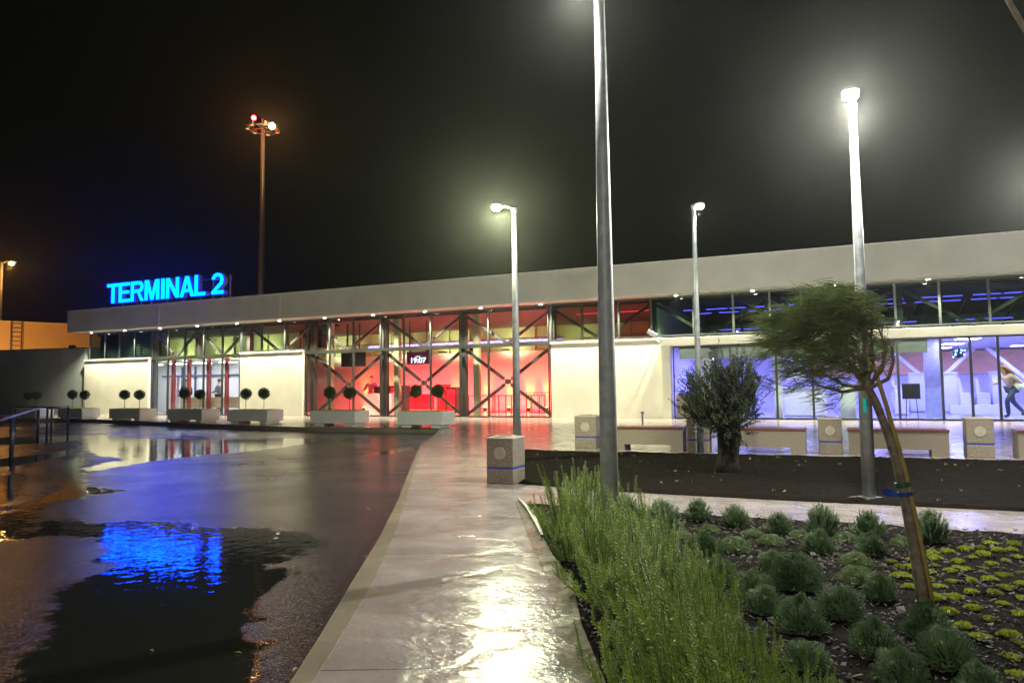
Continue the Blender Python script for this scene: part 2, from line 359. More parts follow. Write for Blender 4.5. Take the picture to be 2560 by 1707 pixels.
# kerb strip on the planting side of the path
sin_ = [(1290, 1568), (1271, 1419), (1263, 1338), (1229, 1269), (1183, 1149)]; sout = [(1390, 1568), (1337, 1438), (1312, 1331), (1269, 1274), (1212, 1165)]
A = [G(*p) for p in sin_]; B = [G(*p) for p in sout]
A.insert(0, ext(A[0], A[1], 4)); B.insert(0, ext(B[0], B[1], 4))
kb = MB(); strip(kb, A, B, -.02, .006); struct(ob('kerb', kb, M['kerb']), 'wet kerb strip beside the planted bed')
pk = MB(); a = [G(1190, 1150), G(1207, 1170), G(1226, 1203), G(1243, 1236)]; b = [G(1193, 1150), G(1224, 1178), G(1238, 1208), G(1248, 1236)]
strip(pk, a, b, 0, .03); struct(ob('kerb', pk, M['pale_kerb']), 'short pale curved kerb stone at the tip of the planted bed')

# road with dips that hold water
def D3(l): return [G(x/2.413, y/2.413+919, RZ) for x, y in l]
pud = [
 D3([(40, 1568), (130, 1460), (230, 1340), (330, 1240), (320, 1150), (370, 1060), (400, 1000), (480, 960), (590, 925), (640, 905), (600, 860), (590, 800), (560, 770), (480, 755), (300, 752), (130, 768), (80, 775), (90, 755), (150, 720), (200, 690), (180, 640), (110, 605), (170, 570), (260, 520), (330, 490), (440, 488), (520, 490), (640, 490), (700, 500), (640, 510), (540, 520), (400, 545), (270, 575), (240, 600), (260, 640), (330, 668), (480, 678), (620, 678), (700, 668), (850, 668), (1050, 676), (1200, 696), (1350, 706), (1552, 712), (1640, 722), (1740, 745), (1810, 765), (1740, 800), (1660, 850), (1560, 900), (1540, 930), (1620, 930), (1560, 1000), (1440, 1060), (1430, 1110), (1410, 1140), (1450, 1175), (1410, 1220), (1310, 1265), (1360, 1300), (1410, 1350), (1430, 1410), (1450, 1470), (1420, 1568), (1400, 1700), (60, 1720)]),
 D3([(455, 195), (560, 190), (640, 205), (760, 212), (1000, 215), (1220, 218), (1440, 214), (1552, 210), (1690, 212), (1760, 222), (1700, 240), (1560, 262), (1350, 285), (1160, 300), (1000, 320), (850, 338), (700, 362), (560, 385), (470, 400), (460, 380), (560, 350), (700, 325), (520, 300), (470, 262)]),
 D3([(455, 400), (500, 470), (600, 488), (720, 500), (560, 520), (420, 510), (330, 480), (260, 440), (300, 400), (400, 330), (440, 290), (455, 330)]),
 D3([(2020, 300), (2080, 290), (2270, 262), (2290, 256), (2280, 272), (2180, 296), (2080, 308), (2040, 308)]),
 D3([(-200, 590), (0, 590), (90, 575), (120, 600), (60, 618), (-200, 620)]),
 D3([(-100, 330), (60, 318), (230, 300), (330, 285), (400, 270), (380, 300), (260, 330), (140, 355), (-100, 385)]),
 D3([(-260, 415), (0, 420), (60, 412), (110, 405), (165, 415), (150, 440), (120, 500), (130, 540), (90, 560), (0, 575), (-260, 585)]),
 D3([(-260, 622), (60, 622), (150, 618), (180, 650), (200, 690), (160, 720), (110, 745), (80, 760), (60, 785), (-260, 790)]),
 D3([(-150, 215), (80, 205), (300, 200), (440, 190), (450, 215), (300, 235), (80, 245), (-150, 250)]),
]
GX0, GX1, GY0, GY1, ST = -30.0, 0.2, -2.0, 24.0, .1
xs = np.arange(GX0, GX1+1e-6, ST); ys = np.arange(GY0, GY1+1e-6, ST)
XX, YY = np.meshgrid(xs, ys); P = np.stack([XX.ravel(), YY.ravel()], 1)
dip = np.full(len(P), -1.0)
for poly in pud:
    q = np.array(poly); dmin = np.full(len(P), 9.0); ins = np.zeros(len(P), bool)
    for k in range(len(q)):
        a, b = q[k], q[(k+1) % len(q)]; ab = b-a
        t = np.clip(((P-a)@ab)/(ab@ab+1e-9), 0, 1); d = np.hypot(*(P-(a+t[:, None]*ab)).T); dmin = np.minimum(dmin, d)
        c = ((a[1] > P[:, 1]) != (b[1] > P[:, 1])) & (P[:, 0] < (b[0]-a[0])*(P[:, 1]-a[1])/(b[1]-a[1]+1e-12)+a[0]); ins ^= c
    dip = np.maximum(dip, np.where(ins, dmin, -dmin))
dist = np.hypot(P[:, 0], P[:, 1]); dip = np.clip(dip, -1, 1)
# edges get raggeder with the size of the dip they bound
nx, ny = len(xs), len(ys)
idx = np.arange(nx*ny).reshape(ny, nx)
quads = np.stack([idx[:-1, :-1], idx[:-1, 1:], idx[1:, 1:], idx[1:, :-1]], -1).reshape(-1, 4)
me = bpy.data.meshes.new('road'); me.from_pydata([(a, b, RZ) for a, b in P.tolist()], [], quads.tolist()); me.materials.append(M['asphalt'])
at = me.attributes.new('dip', 'FLOAT', 'POINT'); at.data.foreach_set('value', dip.astype(np.float32)*1.0)
struct(link('road', me), 'wet asphalt road with puddles')
gb = MB(); gb.v = [(-700, -700, RZ-.012), (700, -700, RZ-.012), (700, 700, RZ-.012), (-700, 700, RZ-.012)]; gb.f = [(0, 1, 2, 3)]
gm = M['asphalt'].copy(); 
struct(ob('ground', gb, gm), 'dark wet ground beyond the road')

# soil bed and mulch bed as gently uneven sheets
def in_poly(x, y, p):
    c = False
    for i in range(len(p)):
        a, b = p[i], p[(i+1) % len(p)]
        if (a[1] > y) != (b[1] > y) and x < (b[0]-a[0])*(y-a[1])/(b[1]-a[1])+a[0]: c = not c
    return c
def bed(name, poly, m, step, h, label):
    bm = bmesh.new(); vs = [bm.verts.new((x, y, .006)) for x, y in poly]; f = bm.faces.new(vs)
    bmesh.ops.triangulate(bm, faces=[f])
    x0, x1 = min(p[0] for p in poly), max(p[0] for p in poly); y0, y1 = min(p[1] for p in poly), max(p[1] for p in poly)
    k = x0+step
    while k < x1: bmesh.ops.bisect_plane(bm, geom=bm.verts[:]+bm.edges[:]+bm.faces[:], plane_co=(k, 0, 0), plane_no=(1, 0, 0)); k += step
    k = y0+step
    while k < y1: bmesh.ops.bisect_plane(bm, geom=bm.verts[:]+bm.edges[:]+bm.faces[:], plane_co=(0, k, 0), plane_no=(0, 1, 0)); k += step
    for v in bm.verts:
        if not v.is_boundary: v.co.z = .008+h*(.5+.5*noise.noise(Vector((v.co.x*2.3, v.co.y*2.3, 1))))+h*.5*noise.noise(Vector((v.co.x*9, v.co.y*9, 4)))+h*.3
    me = bpy.data.meshes.new(name); bm.to_mesh(me); bm.free(); me.materials.append(m)
    return struct(link(name, me), label)
soil = [(-3.5, 7.85), (-2.2, 7.62), (-.56, 7.6), (1.46, 7.67), (9, 7.9), (9, 13.0), (2.39, 12.42), (-1.5, 12.15), (-5.27, 11.93), (-4.4, 9.9)]
bed('soil_bed', soil, M['soil'], .12, .022, 'dark bare soil bed')
mulch = [B[0], B[1], B[2], B[3], B[4], B[5], (-2.86, 6.43), (-2.0, 6.47), (-1.01, 6.5), (.8, 6.42), (1.3, 6.5), (7, 6.7), (7, -4)]
bed('planting_bed', mulch, M['soil'], .1, .03, 'planting bed covered in dark bark mulch')

kb = MB(); strip(kb, [(-5.36, 11.93), (-1.5, 12.15), (2.39, 12.42), (9, 12.95)], [(-5.36, 12.09), (-1.5, 12.31), (2.39, 12.58), (9, 13.1)], -.02, .012)
struct(ob('kerb', kb, M['kerb']), 'kerb strip between the soil bed and the benches')
# bark chips (countless): one object
cb = MB(); rr = random.Random(3)
n = 0
while n < 16000:
    x = rr.uniform(-3, 3.2); y = rr.uniform(1.2, 6.6)
    if rr.random() > min(1, 3.2/(y*.9)) or not in_poly(x, y, mulch): continue
    n += 1
    l = rr.uniform(.005, .017)*(1 if rr.random() < .95 else 1.8); wd = l*rr.uniform(.3, .7); a = rr.uniform(0, 6.28); t = rr.uniform(-.6, .6); z = .035+rr.uniform(-.008, .02)
    d = Vector((math.cos(a)*math.cos(t), math.sin(a)*math.cos(t), math.sin(t)))*l; s_ = Vector((-math.sin(a), math.cos(a), rr.uniform(-.5, .5)))*wd
    c = Vector((x, y, z)); i = len(cb.v); up_ = Vector((0, 0, .004))
    cb.v += [tuple(c-d-s_), tuple(c+d-s_*.7), tuple(c+d*.8+s_), tuple(c-d*.9+s_*.8), tuple(c+up_+d*.1)]
    cb.f += [(i, i+1, i+4), (i+1, i+2, i+4), (i+2, i+3, i+4), (i+3, i, i+4)]
tag(ob('bark_mulch', cb, M['bark_chip']), 'loose wet bark chips covering the planting bed', 'mulch', kind='stuff')

sb = MB(); rr = random.Random(8); n = 0
while n < 5200:
    x = rr.uniform(-5.2, 8.5); y = rr.uniform(7.7, 12.6)
    if not in_poly(x, y, soil): continue
    n += 1; r_ = rr.uniform(.006, .022)*(1 if rr.random() < .95 else 1.9); i = len(sb.v); z = .022; a = rr.uniform(0, 6.28)
    P6 = [(r_, 0, 0), (0, r_*.8, .1*r_), (-r_*.9, 0, 0), (0, -r_*.9, -.1*r_), (.1*r_, .1*r_, r_*.75), (0, 0, -r_*.6)]
    sb.v += [(x+p[0]*math.cos(a)-p[1]*math.sin(a), y+p[0]*math.sin(a)+p[1]*math.cos(a), z+p[2]) for p in P6]
    sb.f += [(i+q[0], i+q[1], i+q[2]) for q in ((0, 1, 4), (1, 2, 4), (2, 3, 4), (3, 0, 4), (1, 0, 5), (2, 1, 5), (3, 2, 5), (0, 3, 5))]
tag(ob('soil_clods', sb, mat('soil_clod', (.014, .0095, .006), .9, var=.7, vscale=9, spec=.15)), 'loose dark clods scattered over the bare soil bed', 'soil', kind='stuff')
gbm = MB(); 
for _ in range(130):
    x = rr.uniform(-5, 8.5); y = rr.uniform(7.8, 12.3)
    if not in_poly(x, y, soil): continue
    for k in range(rr.randint(1, 5)):
        d_ = Vector((rr.uniform(-1, 1), rr.uniform(-1, 1), rr.uniform(.2, 1))).normalized(); gbm.leaf((x+rr.uniform(-.02, .02), y+rr.uniform(-.02, .02), .03), d_, d_.cross(Vector((.3, 1, .2))).normalized(), rr.uniform(.015, .045), .006)
tag(ob('grass_sprouts', gbm, M['leaf_litter']), 'scattered straw bits and sprouts on the bare soil', 'grass', kind='stuff')

# ------------------------------------------------------------------ terminal building
FY = 24.9; ZT = 2.78; SZ = 4.24; RT = 5.32; XL, XR = -35.9, 22.0
bld = thing('terminal_building', 'long low airport terminal with pale fascia and glazed front lit red and blue inside', 'building', (-10, FY, 0))
def bo(name, mb, m, parent=None, label=None): return ob(name, mb, m, parent or bld, world=True, label=label)
# roof slab with fascia
rf = bo('roof', MB().box(-36.05, XR+.5, 24.05, 39.5, SZ+.13, RT-.05), M['fascia'])
fs = bo('fascia', MB().box(-36.05, XR+.5, 23.9, 24.05, SZ, RT), M['fascia'], label='pale grey metal fascia running the whole length')
for x in (-29.35, -21.9, 2.9):
    jm = MB().box(x-.025, x+.025, 23.88, 23.9, SZ+.02, RT-.02); link('fascia_joint', jm.mesh('fascia_joint', M['joint'] if x < 0 else M['fascia'], (-10, FY, 0)), fs)
cp = MB().box(-36.09, XR+.5, 23.86, 24.08, RT, RT+.03)
link('coping', cp.mesh('coping', M['joint'], (-10, FY, 0)), fs)
bo('soffit', MB().box(-36.0, XR+.5, 24.05, 39.4, SZ+.02, SZ+.125), M['trim'])
ceil_ = bo('ceiling', MB().box(-35.7, XR, 25.3, 39.3, SZ-.12, SZ+.015), M['int_dark'])
bo('floor', MB().box(-35.8, XR, 25.0, 39.3, .004, .012), M['int_floor'])
# downlights in the soffit
for k in range(20):
    x = -34.9+2.5*k
    dl = MB(); dl.tube([(x, 24.42, SZ+.018), (x, 24.42, SZ-.03)], .075, 16)
    d = bo('downlight', dl, M['trim'])
    le = MB(); le.tube([(x, 24.42, SZ-.031), (x, 24.42, SZ-.036)], .058, 14)
    e = link('lens', le.mesh('lens', EM if False else bpy.data.materials.get('downlight_lens') or emis('downlight_lens', (1, .97, .88), 30), (-10, FY, 0)), d)
    lamp('SPOT', 'downlight_beam', (x+10, 24.42-FY, SZ-.06), 700, (1, .94, .66), bld, .04, (0, .0, -1), 115, .7)

def window(x0, x1, z0, z1, m='glass', y=FY, fr=.035, label=None):
    f = MB(); d0, d1 = y-.04, y+.04
    f.box(x0, x1, d0, d1, z0, z0+fr*1.3); f.box(x0, x1, d0, d1, z1-fr*1.3, z1)
    f.box(x0, x0+fr, d0, d1, z0+fr*1.3, z1-fr*1.3); f.box(x1-fr, x1, d0, d1, z0+fr*1.3, z1-fr*1.3)
    o = bo('window', f, M['frame'], label=label)
    p = MB().box(x0+fr, x1-fr, y-.006, y+.006, z0+fr*1.3, z1-fr*1.3)
    link('pane', p.mesh('pane', M[m], (-10, FY, 0)), o)
def bays(xs_, z0, z1, m='glass'):
    for a, b in zip(xs_[:-1], xs_[1:]): window(a, b, z0, z1, m)
def Xd(*l): return [F(x, 900, FY)[0] for x in l]
tr = .03
# left louvres and white panel
bays(Xd(204, 240, 272, 308, 346), 2.86, SZ, 'glass_dark')
def panel(x0, x1, z1, extra=''):
    p = bo('wall_panel', MB().box(x0, x1, FY-.12, FY+.06, 0, z1, .004), M['panel'], label=extra or None)
    c = MB().box(x0-.02, x1+.02, FY-.16, FY+.08, z1, z1+.07)
    link('cap', c.mesh('cap', M['trim'], (-10, FY, 0)), p)
panel(XL, -31.1, 2.78)
left_x = Xd(348, 385, 423, 467, 510, 553)
bays(left_x, 0, ZT); bays(left_x, ZT+tr, SZ)
panel(-25.05, -21.4, 2.83)
bays(Xd(555, 600, 654, 702), 2.93, SZ)
main_x = [-21.3, -20.0, -18.74, -17.34, -16.2, -14.92, -13.56, -12.31, -11.07, -9.78]
bays(main_x, 0, ZT); bays(main_x, ZT+tr, SZ)
panel(-9.66, -5.5, 2.74)
up_x = Xd(1268, 1340, 1425, 1500, 1598, 1690, 1775, 1848, 1930, 2065, 2168, 2283, 2400, 2520)+[8.6, 10.6, 12.6, 14.6, 16.6, 18.6, 21.9]
bays(up_x, 2.86, SZ, 'glass_dark')
low_x = Xd(1548, 1608, 1680, 1785, 1868, 1975, 2065, 2165, 2233, 2297, 2380, 2470)+[8.6, 10.6, 12.6, 14.6, 16.6, 18.6, 21.9]
bays(low_x, 0, 2.5)
bo('entrance_beam', MB().box(-5.45, XR, FY-.42, FY+.1, 2.5, 2.78, .01), M['panel'], label='white horizontal beam above the entrance glazing')
bo('entrance_jamb', MB().box(-5.49, -5.2, FY-.3, FY+.06, 0, 2.498), M['panel'])
# upper louvres behind the first panes
lv = MB()
for k in range(9):
    z = 3.0+k*.13; lv.box(-34.0, -31.3, 25.2, 25.24, z, z+.05)
bo('louvre', lv, M['grey'])
# steel columns and bracing
colx = [-31.2, -28.2, -24.9, -21.15, -17.34, -13.56, -9.74, -5.9, -2.0, 1.85, 5.7, 9.5, 13.4, 17.2]
for x in colx:
    lowz = 0 if (x in (-21.15, -17.34, -13.56, -9.74, -31.2)) else 2.8
    bo('column', MB().box(x-.1, x+.1, 25.12, 25.36, lowz+.013, SZ-.13), M['brace'])
for x in (-21.0+.35, -17.1, -13.3): bo('column', MB().box(x, x+.24, 25.5, 25.72, .013, SZ-.13), M['column_green'], label='pale painted column behind the glazing')
for a, b in zip(colx[:-1], colx[1:]):
    c = (a+b)/2
    bo('brace', MB().bar((a+.1, 25.22, SZ-.2), (c, 25.22, 2.86), .1, .1), M['brace'])
    bo('brace', MB().bar((b-.1, 25.24, SZ-.2), (c, 25.24, 2.86), .1, .1), M['brace'])
for a, b in ((-21.15, -17.34), (-17.34, -13.56), (-13.56, -9.74)):
    for yy, p, q in ((25.20, (a+.15, 2.62), (b-.15, .12)), (25.28, (b-.15, 2.62), (a+.15, .12))):
        c = ((p[0]+q[0])/2, (p[1]+q[1])/2)
        bo('brace', MB().bar((p[0], yy, p[1]), (c[0]+(p[0]-c[0])*.09, yy, c[1]+(p[1]-c[1])*.09), .115, .09), M['brace'])
        bo('brace', MB().bar((q[0], yy, q[1]), (c[0]+(q[0]-c[0])*.09, yy, c[1]+(q[1]-c[1])*.09), .115, .09), M['brace'])
    c = (a+b)/2
    k = MB(); k.tube([(c, 25.18, 1.37), (c, 25.32, 1.37)], .1, 16); k.bar((c-.17, 25.24, 1.48), (c+.17, 25.24, 1.26), .04, .04); k.bar((c+.17, 25.235, 1.48), (c-.17, 25.235, 1.26), .04, .04)
    bo('brace_node', k, M['brace'])
bo('rail_beam', MB().box(-31.1, -9.8, 25.05, 25.11, ZT-.06, ZT+.06), M['frame'])
for x in Xd(389, 425, 470, 512): bo('post', MB().box(x-.07, x+.07, 25.06, 25.2, .013, ZT-.08), M['red_col'], label='dark red steel post')

# interior shell
BY = 32.3
ol = MB().box(-35.6, -5.8, BY, BY+.2, 2.95, SZ-.125)
for k in range(24): x = -34+k*1.2; ol.box(x, x+.22, BY-.12, BY-.001, 2.95, SZ-.13)
bo('upper_wall', ol, M['olive_wall'], label='olive ribbed upper wall')
ol = MB().box(-35.6, -25.3, 29.2, 29.3, 2.75, SZ-.125)
for k in range(8): x = -34.9+k*1.2; ol.box(x, x+.22, 29.08, 29.199, 2.75, SZ-.13)
bo('upper_wall', ol, M['olive_wall'])
bo('rear_wall', MB().box(-35.6, -5.8, BY-.02, BY+.2, .013, 2.94), M['int_wall'])
bo('partition', MB().box(-5.85, -5.7, 25.4, 39.2, .013, SZ-.13), M['int_wall'])
bo('partition', MB().box(-25.2, -25.05, 25.4, 28.7, .013, 2.7), M['int_wall'])
bo('partition', MB().box(-35.7, -31.2, 25.5, 25.6, 2.72, SZ-.13), M['int_dark'])
# left office behind the glazing
bo('rear_wall', MB().box(-35.6, -25.21, 28.6, 28.7, .013, 2.7), M['int_wall'])
op = MB()
for dx_ in (415, 445, 480, 516, 548): x = F(dx_, 900, 28.4)[0]; op.box(x-.04, x+.04, 28.45, 28.52, .013, 2.5)
op.box(-34.6, -25.3, 28.44, 28.53, 1.95, 2.03)
bo('office_partition', op, mat('blue_grey_frame', (.06, .07, .16), .4))
bo('door_leaf', MB().box(F(386, 900, 28.4)[0], F(404, 900, 28.4)[0], 28.46, 28.5, .013, 1.94), mat('pink_door', (.5, .33, .33), .5))
bo('skirting', MB().box(-29.4, -25.3, 25.25, 25.3, .35, .85), mat('beige_low_wall', (.4, .3, .24), .5))
bo('office_ceiling', MB().box(-35.5, -25.22, 25.61, 28.55, 2.64, 2.7), M['int_wall'])
for x in (-33.6, -31.8, -30, -28.2, -26.3):
    c = bo('ceiling_light', MB().box(x-.3, x+.3, 26.7, 27.5, 2.6, 2.638), M['white']); e = MB().box(x-.27, x+.27, 26.73, 27.47, 2.594, 2.599)
    link('diffuser', e.mesh('diffuser', bpy.data.materials.get('cool_light') or emis('cool_light', (.82, .85, 1), 22), (-10, FY, 0)), c)
# right hall
bo('rear_wall', MB().box(-5.7, XR, 36.5, 36.7, .013, SZ-.13), M['int_wall'])
bo('orange_wall', MB().box(-1.0, XR-.2, 36.36, 36.48, 1.5, 2.5), M['orange_wall'], label='orange brown panel on the far wall of the hall')
bo('hall_ceiling', MB().box(-5.6, XR-.1, 25.42, 36.3, 2.56, 2.62), M['int_wall'])
bo('bulkhead', MB().box(-5.05, 2.6, 25.5, 25.62, 2.08, 2.55), mat('bulkhead_grey', (.16, .155, .17), .5))
for i in range(7):
    for j in range(3):
        x = -4.2+i*2.7; y = 27+j*3.2
        c = bo('ceiling_light', MB().box(x-.35, x+.35, y-.35, y+.35, 2.53, 2.558), M['white']); e = MB().box(x-.32, x+.32, y-.32, y+.32, 2.522, 2.528)
        link('diffuser', e.mesh('diffuser', bpy.data.materials.get('blue_light') or emis('blue_light', (.2, .2, 1), 46), (-10, FY, 0)), c)
for i in range(5):
    x = -3.6+i*2.3; c = bo('ceiling_light', MB().box(x-.2, x+.2, 25.8, 26.2, 2.53, 2.557), M['white']); e = MB().box(x-.17, x+.17, 25.83, 26.17, 2.522, 2.528)
    link('diffuser', e.mesh('diffuser', bpy.data.materials.get('white_light') or emis('white_light', (.95, .95, 1), 55), (-10, FY, 0)), c)
wc = lambda d0, d1, y, z0, z1: MB().box(F(d0, 900, y)[0], F(d1, 900, y)[0], y, y+.35, z0, z1)
bo('column', wc(1614, 1639, 26.0, .013, 2.55), M['white'], label='white square column inside the hall')
bo('column', wc(1779, 1796, 26.0, .013, 2.55), M['white'], label='white square column inside the hall')
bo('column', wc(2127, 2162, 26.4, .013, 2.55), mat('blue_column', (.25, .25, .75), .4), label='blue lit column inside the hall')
bo('column', wc(1928, 1965, 26.0, .013, 1.15), M['white'], label='short white pillar inside the hall')
# blue strips in the dark roof void
for j, (z, y) in enumerate(((3.95, 27.2), (3.98, 29.0), (3.2, 27.8))):
    for i in range(22):
        x = -5.2+i*.85+j*.2
        if j == 2 and i % 3 == 0: continue
        s = MB().box(x, x+.55+.2*(i % 2), y, y+.08, z, z+.035)
        bo('light_strip', s, bpy.data.materials.get('blue_strip') or emis('blue_strip', (.12, .1, 1), 1.6))
for x0, x1 in ((-7.6, -6.0), (-9.4, -8.2)):
    bo('light_strip', MB().box(x0, x1, 27.0, 27.06, 4.02, 4.05), bpy.data.materials.get('red_strip') or emis('red_strip', (1, .03, .04), 1.5))
rb = MB()
for i in range(17): rb.bar((-5.4+i*1.5, 29.5, 2.7), (-4.7+i*1.5, 29.5, 4.1), .05, .05)
rb.box(-5.5, XR, 29.4, 29.6, 2.7, 2.78)
bo('roof_truss', rb, M['brace'])

# ------------------------------------------------------------------ interior of the red hall
def inner_thing(name, label, cat, x, y, z=.012, rz=0, group=None): return thing(name, label, cat, (x, y, z), rz, group)
def lattice(name, x0, x1, y, z, h, label):
    t = inner_thing(name, label, 'truss', x0, y, z)
    m_ = MB()
    for dy in (0, .22):
        for dz in (0, h): m_.tube([(0, dy, dz), (x1-x0, dy, dz)], .022, 6)
    ob('chord', m_, M['galv'], t); w_ = MB(); n = int((x1-x0)/.25)
    for i in range(n):
        a = i*.25; w_.tube([(a, 0, 0 if i % 2 else h), (a+.25, 0, h if i % 2 else 0)], .012, 5); w_.tube([(a, .22, 0 if i % 2 else h), (a+.25, .22, h if i % 2 else 0)], .012, 5)
    ob('lattice', w_, M['galv'], t)
    return t
t1 = lattice('lighting_truss', -23.5, -10.2, 27.6, 3.02, .2, 'long silver lattice truss hung behind the red lit glazing')
ls = MB().box(0, 13.2, .05, .09, .19, .215)
lo = ob('light_strip', ls, emis('red_led', (1, .03, .03), 5), t1)
ls = MB().box(3.5, 13.2, .1, .13, .05, .13); ob('light_strip', ls, emis('violet_led', (.45, .3, 1), 1.8), t1, label='violet light strip')
t2 = lattice('lighting_truss', -9.5, -6.2, 27.6, 2.96, .16, 'short lattice truss glowing red above the white wall panel')
ls = MB().box(0, 3.2, .05, .09, .15, .175); ob('light_strip', ls, bpy.data.materials['red_led'], t2)
# red flood lamps hung from the truss
par = [(-21.8, 27.4), (-18.9, 27.4), (-16.6, 27.4), (-14.4, 27.4), (-12.2, 27.4), (-10.6, 27.4), (-7.9, 27.2)]
pl = ['red stage lamp over the left end of the red hall', 'red stage lamp left of the hanging screen', 'red stage lamp beside the clock screen, left', 'red stage lamp to the right of the clock screen', 'red stage lamp over the empty tables', 'red stage lamp at the right end of the long truss', 'red stage lamp on the short truss above the white panel']
for (x, y), lb in zip(par, pl):
    t = inner_thing('stage_lamp', lb, 'stage lamp', x, y, 2.96, 0, 'red stage lamps on the trusses')
    c = MB(); c.tube([(0, 0, -.02), (0, .04, -.2)], [.07, .09], 12); c.tube([(0, .02, .02), (0, .0, -.05)], .02, 8)
    ob('housing', c, M['black'], t)
    lamp('SPOT', 'stage_beam', (0, .05, -.22), 1500, (1, .075, .08), t, .06, (.0, .62, -1), 128, .8)
# pale light washing the olive wall
for x, y in ((-33.5, 28.2), (-30.5, 28.2), (-27.5, 28.2), (-25, 31.2), (-21.5, 31.2), (-18, 31.2), (-14.5, 31.2), (-11, 31.2)):
    lamp('SPOT', 'wall_washer_beam', (x+10, y-FY, 3.02), 85, (.95, 1, .6), bld, .08, (0, .8, .45), 140, .8)
    bo('wall_washer', MB().box(x-.2, x+.2, y-.1, y+.1, 2.93, 2.985), M['black'])
# amber uplights on the rear wall
upx = [836, 889, 1048, 1114, 1168, 1213, 1254]
ul = ['amber floor lamp behind the standing DJ', 'amber floor lamp left of the black cabinet', 'amber floor lamp beside the wide column', 'amber floor lamp left of the empty table', 'amber floor lamp behind the empty table', 'amber floor lamp right of the lattice table', 'amber floor lamp in the right corner of the red hall']
for dx, lb in zip(upx, ul):
    x = F(dx, 900, 32.0)[0]
    t = inner_thing('floor_lamp', lb, 'floor lamp', x, 32.0, .013, 0, 'amber lamps on the floor along the rear wall')
    c = MB(); c.tube([(0, 0, 0), (0, 0, .16)], .09, 12); ob('housing', c, M['black'], t)
    c = MB(); c.tube([(0, 0, .161), (0, 0, .167)], .075, 12); ob('lens', c, emis('amber_lens', (1, .6, .1), 30), t)
    lamp('SPOT', 'floor_lamp_beam', (0, 0, .2), 110, (1, .55, .06), t, .05, (0, .16, 1), 46, .9)
def text_mesh(body, name):
    cu = bpy.data.curves.new(name, 'FONT'); cu.body = body; cu.size = 1; cu.offset = .018; cu.resolution_u = 5
    o = bpy.data.objects.new(name, cu); col.objects.link(o); dg = bpy.context.evaluated_depsgraph_get(); dg.update()
    me = bpy.data.meshes.new_from_object(o.evaluated_get(dg)); bpy.data.objects.remove(o); bpy.data.curves.remove(cu); return me
def fit_text(me, w_, h_, depth=0):
    bm = bmesh.new(); bm.from_mesh(me); bmesh.ops.remove_doubles(bm, verts=bm.verts[:], dist=1e-5)
    xs_ = [v.co.x for v in bm.verts]; ys_ = [v.co.y for v in bm.verts]; x0, x1, y0, y1 = min(xs_), max(xs_), min(ys_), max(ys_)
    for v in bm.verts: v.co = Vector(((v.co.x-x0)/(x1-x0)*w_, 0, (v.co.y-y0)/(y1-y0)*h_))
    if depth:
        r_ = bmesh.ops.extrude_face_region(bm, geom=bm.faces[:])
        for e in r_['geom']:
            if isinstance(e, bmesh.types.BMVert): e.co.y += depth
    bmesh.ops.recalc_face_normals(bm, faces=bm.faces[:])
    bm.to_mesh(me); bm.free(); return me
def at_plane(px, y): return F(px, 900, y)[0]
# clock screen
x0, x1 = at_plane(935, 26.6), at_plane(985, 26.6); z0 = F(960, 836, 26.6)[1]; z1 = F(960, 808, 26.6)[1]
t = inner_thing('clock_screen', 'hanging dark purple screen showing the time 19:07 in white digits', 'screen', x0, 26.6, z0)
ob('casing', MB().box(0, x1-x0, 0, .1, 0, z1-z0, .01), mat('purple_black_screen', (.03, .01, .03), .3, emit=(.1, .01, .06), es=.2), t)
me = fit_text(text_mesh('19:07', 'digits'), (x1-x0)*.68, .23); me.materials.append(emis('digit_white', (.95, .9, 1), 1.5))
link('digits', me, t, ((x1-x0)*.2, -.008, .05))
ob('caption_line', MB().box((x1-x0)*.4, (x1-x0)*.62, -.006, -.003, .32, .34), bpy.data.materials['digit_white'], t)
ob('hanger', MB().box(.1, .13, .03, .06, z1-z0, 4.1-z0).box(x1-x0-.13, x1-x0-.1, .03, .06, z1-z0, 4.1-z0), M['black'], t)
# black hanging screen
x0, x1 = at_plane(783, 26.4), at_plane(838, 26.4); z0 = F(810, 842, 26.4)[1]; z1 = F(810, 806, 26.4)[1]
t = inner_thing('hanging_screen', 'large switched off black screen hanging in the red hall', 'screen', x0, 26.4, z0)
ob('panel', MB().box(0, x1-x0, 0, .08, 0, z1-z0, .01), M['black'], t); ob('hanger', MB().box(.3, .36, .02, .06, z1-z0, 4.1-z0).box(x1-x0-.36, x1-x0-.3, .02, .06, z1-z0, 4.1-z0), M['black'], t)
x0, x1 = at_plane(688, 25.9), at_plane(748, 25.9)
t = inner_thing('air_handling_box', 'dark air handling box and bracket under the ceiling left of the red hall', 'air duct', x0, 25.9, 3.0)
ob('box', MB().box(.5, 1.25, 0, .5, .05, 1.05, .02), M['black'], t)
ob('bracket', MB().box(0, .04, 0, .04, 0, .9).box(0, .5, 0, .04, 0, .04).box(0, .5, 0, .04, .86, .9).box(.4, 1.9, .1, .4, 1.0, 1.1), M['black'], t)

